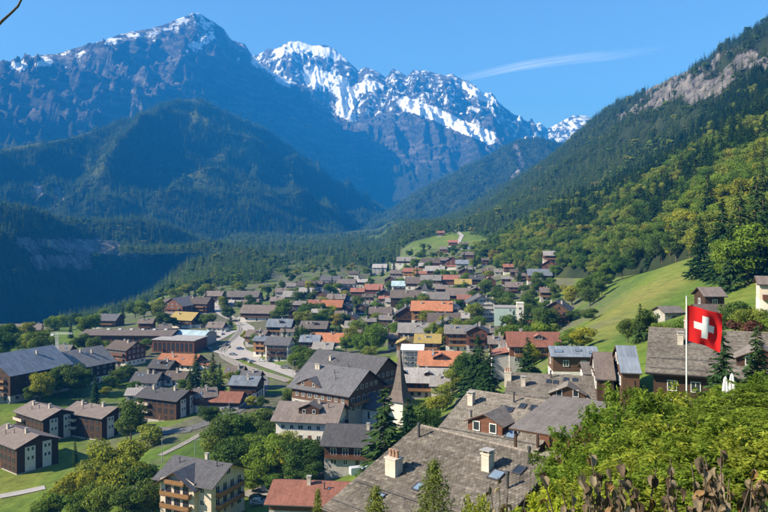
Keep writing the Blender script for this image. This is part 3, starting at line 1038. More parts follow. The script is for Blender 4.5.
def house(x, y, z, rot, L, W, H, pitch=22, ov=0.9, roof='roof_brown', wall='wood_brown', base='plaster_white', hb=2.6, storeys=2, name='chalet', label=None, cat='house', group=None,
          balc=(), chims=1, chim_kind=0, lights=0, lod=1, style='plain', dormer=None, th=0.22, landmark=None, tile=False, chim_at=None, light_at=None, win_w=1.1, panel=None, notopwin=False, tone0=0.0):
    rz = R(rot)
    root = empty(name, (x, y, z), rz)
    tanp = math.tan(R(pitch))
    zr = H + W / 2 * tanp + th * 0.6
    M = MAT
    if base is not None and hb > 0:
        b = MB()
        b.box(-L / 2 - 0.03, L / 2 + 0.03, -W / 2 - 0.03, W / 2 + 0.03, -6, hb)
        b.build('base_wall', M[base], root)
    else:
        hb = -6
    b = MB()
    zg = H + W / 2 * tanp
    lx, wy = L / 2, W / 2
    b.v = [(-lx, -wy, hb), (lx, -wy, hb), (lx, wy, hb), (-lx, wy, hb), (-lx, -wy, H), (lx, -wy, H), (lx, wy, H), (-lx, wy, H), (-lx, 0, zg), (lx, 0, zg)]
    b.f = [(0, 1, 5, 4), (2, 3, 7, 6), (1, 2, 6, 9, 5), (3, 0, 4, 8, 7)]
    b.m = [0] * 4
    b.build('wall', M[wall], root)
    roofo = link(bpy.data.objects.new('roof', roof_shell(L, W, zr, tanp, ov, ov, th, [M[roof], M['wood_dark']])), root)
    if tile:
        tiles(root, L, W, zr, tanp, ov, ov, seed=int(abs(x * 7 + y)) + 3, tone0=tone0)
        rc = MB()
        n = int((L + 2 * ov) / 0.42)
        for k in range(n):
            xx = -L / 2 - ov + 0.42 * k
            rc.tube((xx, 0, zr + 0.01), (xx + 0.46, 0, zr + 0.035), 0.13, 0.11, 8)
        rc.build('ridge_cap', M['roof_chalet_tiles'], root)
        for fr_ in (0.72, 0.93):        # snow guard rails
            yy = -(wy + ov) * fr_
            sg_ = MB()
            zz_ = zr + yy * tanp + 0.22
            sg_.tube((-lx - ov + 0.3, yy, zz_), (lx + ov - 0.3, yy, zz_), 0.03, 0.03, 6)
            for q_ in np.arange(-lx, lx + 0.1, 1.6):
                sg_.tube((q_, yy, zz_ - 0.2), (q_, yy, zz_), 0.02, 0.02, 4)
            sg_.build('snow_guard', M['dark_metal'], root)
    cvec = Vector((-x, -y, 0)).normalized()
    full = lod == 0
    sides = []
    for k, (nx, ny, half, dist) in enumerate(((0, -1, lx, wy), (1, 0, wy, lx), (0, 1, lx, wy), (-1, 0, wy, lx))):
        wnx = nx * math.cos(rz) - ny * math.sin(rz)
        wny = nx * math.sin(rz) + ny * math.cos(rz)
        if wnx * cvec.x + wny * cvec.y > 0.08:
            sides.append((k, nx, ny, half, dist))
    door_done = False
    for (k, nx, ny, half, dist) in sides:
        ang = k * math.pi / 2
        gable = k in (1, 3)
        if panel == k:
            continue
        for s_ in range(storeys + (1 if gable and not notopwin else 0)):
            z0 = 0.95 + 2.7 * s_
            if s_ == storeys:
                z0 = H + 0.35
                if zg - z0 < 1.7:
                    continue
                hw_ = max(0.7, (zg - z0 - 1.2) / tanp - 0.4)
            else:
                hw_ = half - 0.8
                if z0 + 1.35 > H + (0 if not gable else 0.3):
                    continue
            n = max(1, int(2 * hw_ / (2.5 if lod < 2 else 3.4)))
            n = min(n, 12 if lod == 0 else (6 if lod == 1 else 3))
            for j in range(n):
                u = (j + 0.5) / n * 2 * hw_ - hw_
                if s_ < storeys and j == n // 2 and s_ == 0 and not door_done:
                    dm = _wcache.get('door')
                    if dm is None:
                        d = MB()
                        d.box(-0.5, 0.5, -0.06, 0.02, 0, 2.05)
                        d.box(0.34, 0.40, -0.10, -0.06, 0.95, 1.05, 1)
                        dm = _wcache['door'] = d.mesh('door', [M['wood_brown'], M['dark_metal']])
                    o = link(bpy.data.objects.new('door', dm), root)
                    lz = 0.05
                    door_done = True
                else:
                    ww = win_w if (s_ + j) % 3 else min(1.7, win_w * 1.4)
                    hh = 1.25
                    if (k in [bb[0] for bb in balc]) and s_ > 0 and s_ < storeys:
                        ww, hh = 1.5, 1.9
                    a, p = window_mesh(ww, hh, style, full)
                    o = link(bpy.data.objects.new('window', a), root)
                    if p:
                        link(bpy.data.objects.new('pane', p), o)
                    lz = z0 - (0.6 if hh > 1.5 else 0)
                off = dist + 0.035
                tx, ty = -ny, nx
                o.location = (nx * off + tx * u, ny * off + ty * u, lz)
                o.rotation_euler = (0, 0, ang)
    # balconies: (side, storey, length fraction, material)
    for (k, s_, fr, bm) in balc:
        nx, ny, half, dist = ((0, -1, lx, wy), (1, 0, wy, lx), (0, 1, lx, wy), (-1, 0, wy, lx))[k]
        w2 = half * fr
        zb = 2.7 * s_ + 0.05
        b = MB()
        b.box(-w2, w2, -1.25, 0.0, zb - 0.16, zb)
        for bx_ in np.linspace(-w2 + 0.2, w2 - 0.2, max(2, int(w2 / 1.5))):
            b.box(bx_ - 0.08, bx_ + 0.08, -1.2, 0.0, zb - 0.34, zb - 0.16)
        o = b.build('balcony', M['wood_brown'], root)
        o.rotation_euler = (0, 0, k * math.pi / 2)
        o.location = (nx * dist, ny * dist, 0)
        b = MB()
        if lod == 0:
            nb_ = int(2 * w2 / 0.17)
            for j in range(nb_):
                xx = -w2 + 2 * w2 * (j + 0.5) / nb_
                b.box(xx - 0.07, xx + 0.07, -1.24, -1.21, zb + 0.06, zb + 0.86)
        else:
            b.box(-w2, w2, -1.24, -1.20, zb + 0.06, zb + 0.86)
        b.box(-w2, w2, -1.28, -1.18, zb + 0.86, zb + 0.96)
        b.box(-w2, w2, -1.26, -1.19, zb - 0.02, zb + 0.06)
        for sx in (-1, 1):
            b.box(sx * w2 - 0.04, sx * w2 + 0.04, -1.18, -0.05, zb + 0.06, zb + 0.94)
        b.build('railing', M[bm], o)
    if panel:   # white rendered strips on a gable wall
        k = panel
        nx, ny, half, dist = ((0, -1, lx, wy), (1, 0, wy, lx), (0, 1, lx, wy), (-1, 0, wy, lx))[k]
        for (u0, u1, zt) in ((-0.62, -0.12, 0.93), (0.22, 0.66, 1.0)):
            b = MB()
            b.box(half * u0, half * u1, -0.02, 0.2, hb + 0.1, H * zt)
            o = b.build('white_panel', M['plaster_white'], root)
            o.rotation_euler = (0, 0, k * math.pi / 2)
            o.location = (nx * dist, ny * dist, 0)
            for s_ in range(1, storeys):
                for uu in (0.3, 0.72):
                    if 2.7 * s_ + 2.2 > H * zt:
                        continue
                    wdw = put_window(root, (0, 0, 0), k * math.pi / 2, 0.8, 1.15, 'plain', full)
                    u = half * (u0 + (u1 - u0) * uu)
                    tx, ty = -ny, nx
                    wdw.location = (nx * (dist + 0.06) + tx * u, ny * (dist + 0.06) + ty * u, 0.95 + 2.7 * s_)
    rr = random.Random(int(abs(x * 31 + y * 17)))
    if chim_at is None:
        chim_at = [(rr.uniform(-0.3, 0.3) * L, rr.choice((-1, 1)) * rr.uniform(0.08, 0.25) * W, chim_kind) for _ in range(chims)]
    for (cx_, cy_, ck) in chim_at:
        chimney(root, cx_, cy_, zr - abs(cy_) * tanp, ck)
    if light_at is None:
        light_at = [(rr.uniform(-0.38, 0.38) * L, -rr.uniform(0.15, 0.35) * W) for _ in range(lights)]
    for la in light_at:
        skylight(root, la[0], la[1], zr + (0.06 if tile else 0.0), tanp, *(la[2:] if len(la) > 2 else ()))
    if dormer:
        dx, dw, dy, dh, dwall = dormer
        # gable dormer on the front slope: its face at y = -dy
        zf = zr - dy * tanp
        top = zf + dh
        yb = -max(0.05, (zr - top) / tanp)
        ap = top + dw / 2 * 0.45
        ya = -max(0.02, (zr - ap) / tanp)
        b = MB()
        b.v = [(-dw / 2, -dy, zf - 0.4), (dw / 2, -dy, zf - 0.4), (dw / 2, -dy, top), (0, -dy, ap), (-dw / 2, -dy, top), (-dw / 2, yb, top), (dw / 2, yb, top), (-dw / 2, yb, top - 0.6), (dw / 2, yb, top - 0.6)]
        b.f = [(0, 1, 2, 3, 4), (1, 8, 6, 2), (7, 0, 4, 5)]
        b.m = [0, 0, 0]
        o = b.build('dormer', M[dwall], root)
        o.location = (dx, 0, 0)
        b = MB()
        g = 0.35
        for sx in (-1, 1):
            pts = [(0, -dy - g, ap + 0.12), (0, ya + 0.3, ap + 0.12), (sx * (dw / 2 + g), yb + 0.6, top - g * 0.45 + 0.12), (sx * (dw / 2 + g), -dy - g, top - g * 0.45 + 0.12)]
            b.prism(pts if sx < 0 else pts[::-1], 0.13, 0, 1)
        b.build('dormer_roof', [M[roof if roof != 'roof_chalet_tiles' else 'roof_chalet_tiles'], M['wood_dark']], o)
        for uu in ((-0.24, 0.24) if dw > 2.4 else (0,)):
            wm, p = window_mesh(0.9 if dw > 2.4 else 1.1, 1.1, style, full)
            q = link(bpy.data.objects.new('window', wm), o)
            q.location = (uu * dw, -dy - 0.02, zf + 0.15)
            if p:
                link(bpy.data.objects.new('pane', p), q)
    if lod < 2 and th > 0.15:      # eaves gutters
        for sg in (-1, 1):
            b = MB()
            e = wy + ov + 0.06
            b.tube((-lx - ov, sg * e, zr - e * tanp - 0.08), (lx + ov, sg * e, zr - e * tanp - 0.08), 0.07, 0.07, 6)
            b.build('gutter', M['dark_metal'], root)
    px, py = to_px(x, y, z + zr)
    FOOT.append((x, y, 0.62 * max(L, W)))
    RECT.append((x, y, rz, L / 2 + ov + 0.4, W / 2 + ov + 0.4))
    root['category'] = cat
    root['group'] = group or 'houses of the village'
    if landmark:
        LANDMARKS.append((landmark, px, to_px(x, y, z + H * 0.6)[1]))
    if label:
        root['label'] = label
    else:
        TODO.append((root, f"{ROOFWORD.get(roof, 'tiled')} {WALLWORD.get(wall, 'timber')} {'house' if wall.startswith('plaster') or wall.startswith('pale') else 'chalet'}", px, py))
    return root


def ridge_house(p0, p1, zr, run, drop_, wallh, **kw):
    """house whose ridge ends (overhang included) stand at p0 and p1 (x, y), ridge height zr; run and drop of the slopes"""
    ov = kw.get('ov', 0.9)
    th = kw.get('th', 0.22)
    cx, cy_ = (p0[0] + p1[0]) / 2, (p0[1] + p1[1]) / 2
    L = math.hypot(p1[0] - p0[0], p1[1] - p0[1]) - 2 * ov
    W = 2 * (run - ov)
    rot = math.degrees(math.atan2(p1[1] - p0[1], p1[0] - p0[0]))
    tanp = drop_ / run
    H = wallh
    z = zr - (H + W / 2 * tanp + th * 0.6)
    return house(cx, cy_, z, rot, L, W, H, math.degrees(math.atan(tanp)), **kw)


# --- nearest roofs on the slope below
ridge_house((3.0, 66.0), (13.1, 56.3), -17.6, 11.2, 4.2, 6.2, ov=0.9, roof='roof_chalet_tiles', wall='wood_brown', base='stone', storeys=2, tile=True, lod=0, th=0.3,
            chim_at=[(-4.3, -6.0, 1), (2.6, -2.9, 0), (5.2, -1.2, 2), (5.3, -4.2, 2), (-5.6, -1.5, 2)], light_at=[(-3.4, -8.8, 0.9, 1.3), (3.7, -3.3, 1.1, 1.1), (5.0, -2.2, 0.8, 1.0, False), (-1.2, -6.6, 0.7, 0.9, True)],
            name='chalet', label='large chalet roof of weathered brown tiles with triple-pot chimney, nearest of all', landmark='nearest tiled chalet roof', group='chalets on the slope below the camera')
ridge_house((10.8, 95.0), (21.4, 87.4), -20.9, 10.5, 4.4, 6.0, ov=0.9, roof='roof_chalet_tiles', wall='wood_red', base='stone', storeys=2, tile=True, lod=0, th=0.3,
            dormer=(-0.6, 4.4, 7.0, 1.15, 'wood_red'), chim_at=[(-4.8, -2.6, 0), (-3.2, -5.5, 2), (-2.4, -6.8, 2), (0.2, -1.1, 2), (3.4, -3.2, 2)],
            light_at=[(-0.6, -2.5, 0.8, 1.0, False), (0.4, -2.6, 0.8, 1.0, False), (1.6, -1.6, 0.8, 1.0, False), (2.9, -1.6, 0.8, 1.0, False), (2.6, -6.5, 1.3, 1.6, True)],
            name='chalet', tone0=0.3, label='tiled chalet with a red-walled dormer and four small skylights', landmark='red-dormered tiled chalet', group='chalets on the slope below the camera')
ridge_house((20.8, 125.0), (36.4, 120.6), -24.6, 9.2, 3.6, 5.6, ov=0.8, roof='roof_chalet_tiles', wall='wood_red', base='stone', storeys=2, tile=True, lod=0, th=0.3,
            dormer=(1.6, 5.2, 5.8, 0.55, 'wood_brown'), chim_at=[(-5.4, -3.4, 0), (-1.2, -0.9, 2), (7.0, -5.4, 0), (-8.0, -2.0, 1)], light_at=[(-1.5, -2.0, 0.8, 1.0, False), (-0.4, -2.1, 0.8, 1.0, False), (1.2, -1.2, 0.8, 1.0, False), (2.6, -1.2, 0.8, 1.0, False)],
            name='chalet', tone0=0.26, label='tiled chalet with wide low brown dormer, behind the red-dormered one', landmark='low-dormered tiled chalet', group='chalets on the slope below the camera')

# open terrace shelter with a shallow grey roof beside them
rt = empty('terrace_shelter', (19.2, 79.5, -24.6), R(-35))
b = MB()
b.prism([(-3.6, -6.2, 3.9), (3.2, -6.2, 3.9), (3.2, 5.6, 5.1), (-3.6, 5.6, 5.1)], 0.2, 0, 1)
b.build('roof', [MAT['roof_greybrown'], MAT['wood_dark']], rt)
for (xx, yy) in ((-3.1, -5.6), (2.7, -5.6), (2.0, -5.6), (-3.1, 0), (2.7, 0)):
    b = MB()
    b.box(xx - 0.12, xx + 0.12, yy - 0.12, yy + 0.12, -3, 3.72 + (yy + 6.2) * 0.1)
    b.build('post', MAT['wood_dark'], rt)
b = MB()
b.box(-3.4, 3.0, 1.2, 5.2, -4, 4.2)
b.build('wall', MAT['wood_red'], rt)
b = MB()
for k in range(9):
    b.box(-3.2, 2.6, -5.2 + 0.02 * k, -5.15 + 0.02 * k, 0.1 + 0.11 * k, 0.19 + 0.11 * k)
b.build('railing', MAT['wood_honey'], rt)
b = MB()
b.box(-3.4, 3.0, -6.0, 5.2, -6, 0.05)
b.build('deck', MAT['stone'], rt)
tag(rt, 'open wooden terrace shelter under a plain grey shallow roof', 'shelter')
FOOT.append((19.2, 79.5, 7))

# house behind the flagpole
ridge_house((35.3, 100.0), (53.0, 93.0), -13.7, 10.8, 3.9, 6.0, ov=0.9, roof='roof_chalet_tiles', wall='wood_dark', base='plaster_grey', storeys=2, lod=0, th=0.3, tile=True, chim_at=[(-5.6, -3.8, 0), (-4.6, 0.6, 1)],
            dormer=(3.2, 5.2, 8.2, 1.0, 'wood_dark'), light_at=[], name='chalet', tone0=0.2, label='wide grey-tiled dark chalet directly behind the flagpole', landmark='wide chalet behind the flagpole', group='chalets on the slope below the camera')
hs = [  # px, py ridge, width px, Y, rot, roof, wall, storeys, label
    (572, 346, 50, 152, -4, 'roof_bluegrey', 'wood_brown', 2, 'blue-grey metal roofed timber house below the meadow', dict(light_at=[(-3, -2.0, 1.6, 0.9), (1.0, -1.6, 1.2, 0.7), (3.6, -2.4, 1.4, 0.8)], chims=0)),
    (600, 362, 42, 128, -6, 'roof_greybrown', 'wood_dark', 1, 'long low dark shed in front of the blue-grey metal roofed house', dict(chims=0)),
    (709, 287, 24, 172, 0, 'roof_brown', 'wood_dark', 2, 'small brown-roofed barn at the foot of the tall spruces', dict(chims=0, pitch=27)),
    (711, 304, 38, 150, -3, 'roof_brown', 'wood_dark', 1, 'broad brown roof just above the waving flag', dict(chims=0)),
    (772, 276, 36, 150, -20, 'roof_brown', 'plaster_cream', 2, 'cream chalet cut off by the right edge of the picture', dict(balc=((0, 1, 0.8, 'wood_red'),))),
    (668, 306, 26, 205, 10, 'roof_greybrown', 'stone', 1, 'small stone hut with grey roof at the foot of the meadow', dict(chims=0, base='stone')),
]
for (px, py, wpx, Y, rot, roof, wall, st, lab, kw) in hs:
    x, zz = (px - CX) / F * Y, (HY - py) / F * Y
    wm = wpx * Y / F
    a = abs(R(rot))
    if abs(rot) < 45:
        L = wm / (math.cos(a) + 0.6 * math.sin(a)) - 1.2
        W = max(6.0, L * 0.75)
    else:
        W = max(3.5, wm - 1.2)
        L = W * 1.3
    H = 2.75 * st + 0.3
    pitch = kw.pop('pitch', 22)
    g = gz(x, Y)
    zr = H + W / 2 * math.tan(R(pitch)) + 0.13
    # stand on the ground: keep the ridge where it is seen by letting the plinth take up the slope
    house(x, Y, zz - zr, rot, L, W, H, pitch, 0.6, roof, wall, storeys=st, label=lab, lod=0 if Y < 140 else 1, group='chalets on the slope below the camera', landmark=' '.join(lab.split()[:5]) if 'metal roofed timber' in lab else None, **kw)

ridge_house((36.4, 118.0), (39.4, 117.4), -18.9, 7.0, 3.0, 3.2, ov=0.3, roof='roof_bluegrey', wall='wood_brown', base=None, storeys=1, lod=1, chims=0, label='small blue metal roof tucked beside the wide chalet behind the flagpole', group='chalets on the slope below the camera')
ridge_house((33.6, 121.0), (36.6, 120.4), -20.4, 6.4, 3.2, 2.8, ov=0.3, roof='roof_brown', wall='wood_dark', base=None, storeys=1, lod=1, chims=0, label='narrow brown roofed outbuilding left of the small blue metal roof', group='chalets on the slope below the camera')


def spot(px, py, h):
    x, Y, z = drop(px, py, h, 90)
    return x, Y, z


# --- large buildings of the near village
def big(px, py, L, W, H, rot, pitch, **kw):
    zr = H + W / 2 * math.tan(R(pitch)) + 0.13
    Y = kw.pop('Y', None)
    if Y:
        x, z = (px - CX) / F * Y, (HY - py) / F * Y - zr
    else:
        x, Y, z = spot(px, py, zr)
    return house(x, Y, z, rot, L, W, H, pitch, **kw)


# cream balconied house at the lower left, with a cross gable
root = big(203, 459, 14.0, 12.5, 8.6, -24, 24, Y=172, roof='roof_slate', wall='plaster_cream', base='plaster_cream', storeys=3, lod=0, ov=1.3, chims=0, chim_at=[(-5, -2, 2), (0.5, 0.8, 0), (5, -1.5, 2)],
           balc=((1, 1, 0.75, 'wood_honey'), (1, 2, 0.75, 'wood_honey'), (3, 1, 0.5, 'wood_honey')), landmark='cream balconied house',
           label='cream house with slate cross-gabled roof and stacked wooden balconies', name='chalet_house', group='large buildings of the village')
b = MB()
tp = math.tan(R(24))
zr0 = 8.6 + 6.25 * tp + 0.13
# cross gable to the front
gw, gy = 4.6, -7.6
b.v = [(-gw, gy, -6), (gw, gy, -6), (gw, gy, 8.6), (0, gy, zr0 - 0.9), (-gw, gy, 8.6), (-gw, -6.2, -6), (gw, -6.2, -6), (gw, -6.2, 8.6), (-gw, -6.2, 8.6)]
b.f = [(0, 1, 2, 3, 4), (1, 6, 7, 2), (5, 0, 4, 8)]
b.m = [0, 0, 0]
o = b.build('cross_gable_wall', MAT['plaster_cream'], root)
o.location = (-1.2, 0, 0)
b = MB()
zz = zr0 - 0.55
for sx in (-1, 1):
    k = (zz - 8.2) / gw
    e = gw + 1.2
    pts = [(0, gy - 1.4, zz), (0, -0.6, zz), (sx * e, -5.5, zz - k * e), (sx * e, gy - 1.4, zz - k * e)]
    b.prism(pts if sx < 0 else pts[::-1], 0.22, 0, 1)
o = b.build('cross_gable_roof', [MAT['roof_slate'], MAT['wood_dark']], root)
o.location = (-1.2, 0, 0)
for s_ in range(4):
    zb = 2.7 * s_
    if s_ < 3:
        for uu in (-2.4, 0, 2.4):
            put_window(root, (-1.2 + uu, gy - 0.03, zb + (0.35 if s_ else 0.9)), 0, 1.5, 1.9 if s_ else 1.3, 'wood', True)
    if s_ in (1, 2, 3):
        w2 = 3.9 if s_ < 3 else 2.6
        b = MB()
        b.box(-w2, w2, gy - 1.2, gy - 0.01, zb - 0.1, zb + 0.06)
        bo = b.build('balcony', MAT['wood_brown'], root)
        bo.location = (-1.2, 0, 0)
        b = MB()
        for j in range(int(w2 * 2 / 0.17)):
            xx = -w2 + 0.085 + 0.17 * j
            b.box(xx - 0.07, xx + 0.07, gy - 1.2, gy - 1.16, zb + 0.1, zb + 0.9)
        b.box(-w2, w2, gy - 1.24, gy - 1.13, zb + 0.9, zb + 1.0)
        for sx in (-1, 1):
            b.box(sx * w2 - 0.05, sx * w2 + 0.05, gy - 1.13, gy - 0.03, zb + 0.08, zb + 0.97)
        b.build('railing', MAT['wood_honey'], bo)

# four timber apartment blocks with white stair panels
apl = ['left-edge apartment block of dark timber, nearest of the four', 'apartment block of dark timber half hidden behind the left-edge one', 'middle timber apartment block with pale balconies beside the dark tree', 'farthest timber apartment block, beside the lawn with the footpath']
for (px, py, L, W, rot, Y, lab) in ((22, 429, 20, 13, -38, 214, apl[0]), (46, 405, 19, 12, -38, 258, apl[1]), (97, 404, 18.5, 12, -28, 250, apl[2]), (168, 388, 18, 12.5, -24, 262, apl[3])):
    r_ = big(px, py, L, W, 8.3, rot, 20, Y=None, roof='roof_brown' if px < 150 else 'roof_slate', wall='wood_dark', base='plaster_grey', storeys=3, lod=0, ov=1.0, panel=1, notopwin=True, hb=0.3, style='wood',
             balc=((0, 1, 0.32, 'plaster_cream'), (0, 2, 0.32, 'plaster_cream')), chim_at=[(-0.3 * L, -1.5, 0), (0.0 * L, -2.4, 2), (0.22 * L, -0.8, 0), (-0.15 * L, -3.6, 2)],
             label=lab, name='apartment_block', cat='apartment block', landmark='farthest timber apartment block' if px == 168 else ('left-edge apartment block' if px == 22 else ('middle timber apartment block' if px == 97 else None)), group='timber apartment blocks')
    for c_ in r_.children:      # the balconies sit at the left end of the long wall
        if c_.name.startswith('balcony'):
            c_.location.x = -L * 0.34

# large slate hotel with stepped gables
big(352, 353, 27, 22, 8.6, -34, 31, Y=252, roof='roof_slate', wall='wood_brown', base='plaster_grey', storeys=3, lod=0, ov=1.3, balc=((1, 1, 0.85, 'wood_honey'), (1, 2, 0.85, 'wood_honey')),
    chim_at=[(-6, -4, 0), (-3, -4.2, 2), (3, -6, 2), (1, -7, 2)], lights=0, label='large slate-roofed hotel, rear gabled wing facing right', name='hotel', cat='hotel', landmark='large slate-roofed hotel', group='large buildings of the village')
big(338, 366, 22, 18.5, 6.6, -34, 31, Y=236, roof='roof_slate', wall='wood_brown', base='plaster_grey', storeys=2, lod=0, ov=1.2, balc=((1, 1, 0.85, 'wood_honey'),), chim_at=[(-7, -2, 0), (-6, -2, 0), (1, -3, 2), (3, -5, 2)],
    dormer=(-4.6, 9.0, 9.0, 0.4, 'wood_brown'), label='front wing of the large slate hotel with its own balconied gable', name='hotel', cat='hotel', group='large buildings of the village')
# chalet with wide dormer in front of it
big(312, 402, 17, 14.5, 6.4, -10, 24, Y=217, roof='roof_brown', wall='plaster_white', base='plaster_white', storeys=2, lod=0, ov=1.3, dormer=(0.5, 6.0, 5.0, 1.5, 'wood_dark'), chim_at=[(5.5, -2.2, 2), (2.4, -0.8, 0)],
    balc=((1, 1, 0.7, 'wood_dark'),), label='white chalet under a broad brown roof with central dormer', landmark='white chalet with the broad brown roof', group='large buildings of the village')
big(356, 424, 13.5, 13, 6.0, -8, 26, Y=190, roof='roof_slate', wall='wood_dark', base='plaster_grey', storeys=2, lod=0, ov=1.0, balc=((0, 1, 0.95, 'wood_red'),), chim_at=[(3.4, -1.6, 0), (4.2, -3.4, 2), (4.0, -2.6, 2)], light_at=[(4.4, -4.2, 1.0, 1.2)],
    label='grey slate house with red balcony left of the tall spruce', landmark='grey slate house with red balcony', group='large buildings of the village')
big(318, 481, 15.5, 12, 4.0, -6, 18, Y=140, roof='roof_red', wall='wood_brown', base='plaster_grey', storeys=1, lod=0, ov=0.8, chim_at=[(-1.5, -1.0, 0), (1.6, -2.2, 2)], light_at=[(2.4, -2.0, 0.5, 0.6, True)],
    label='low reddish-brown tiled roof at the bottom by the parked cars', landmark='low reddish-brown roof', group='large buildings of the village', tile=False)
big(214, 391, 22, 10, 4.4, -6, 27, Y=285, roof='roof_red', wall='wood_brown', base='plaster_grey', storeys=1, lod=1, ov=0.8, label='long reddish-brown roofed barn right of the farthest apartment block', landmark='long reddish-brown barn', group='large buildings of the village')

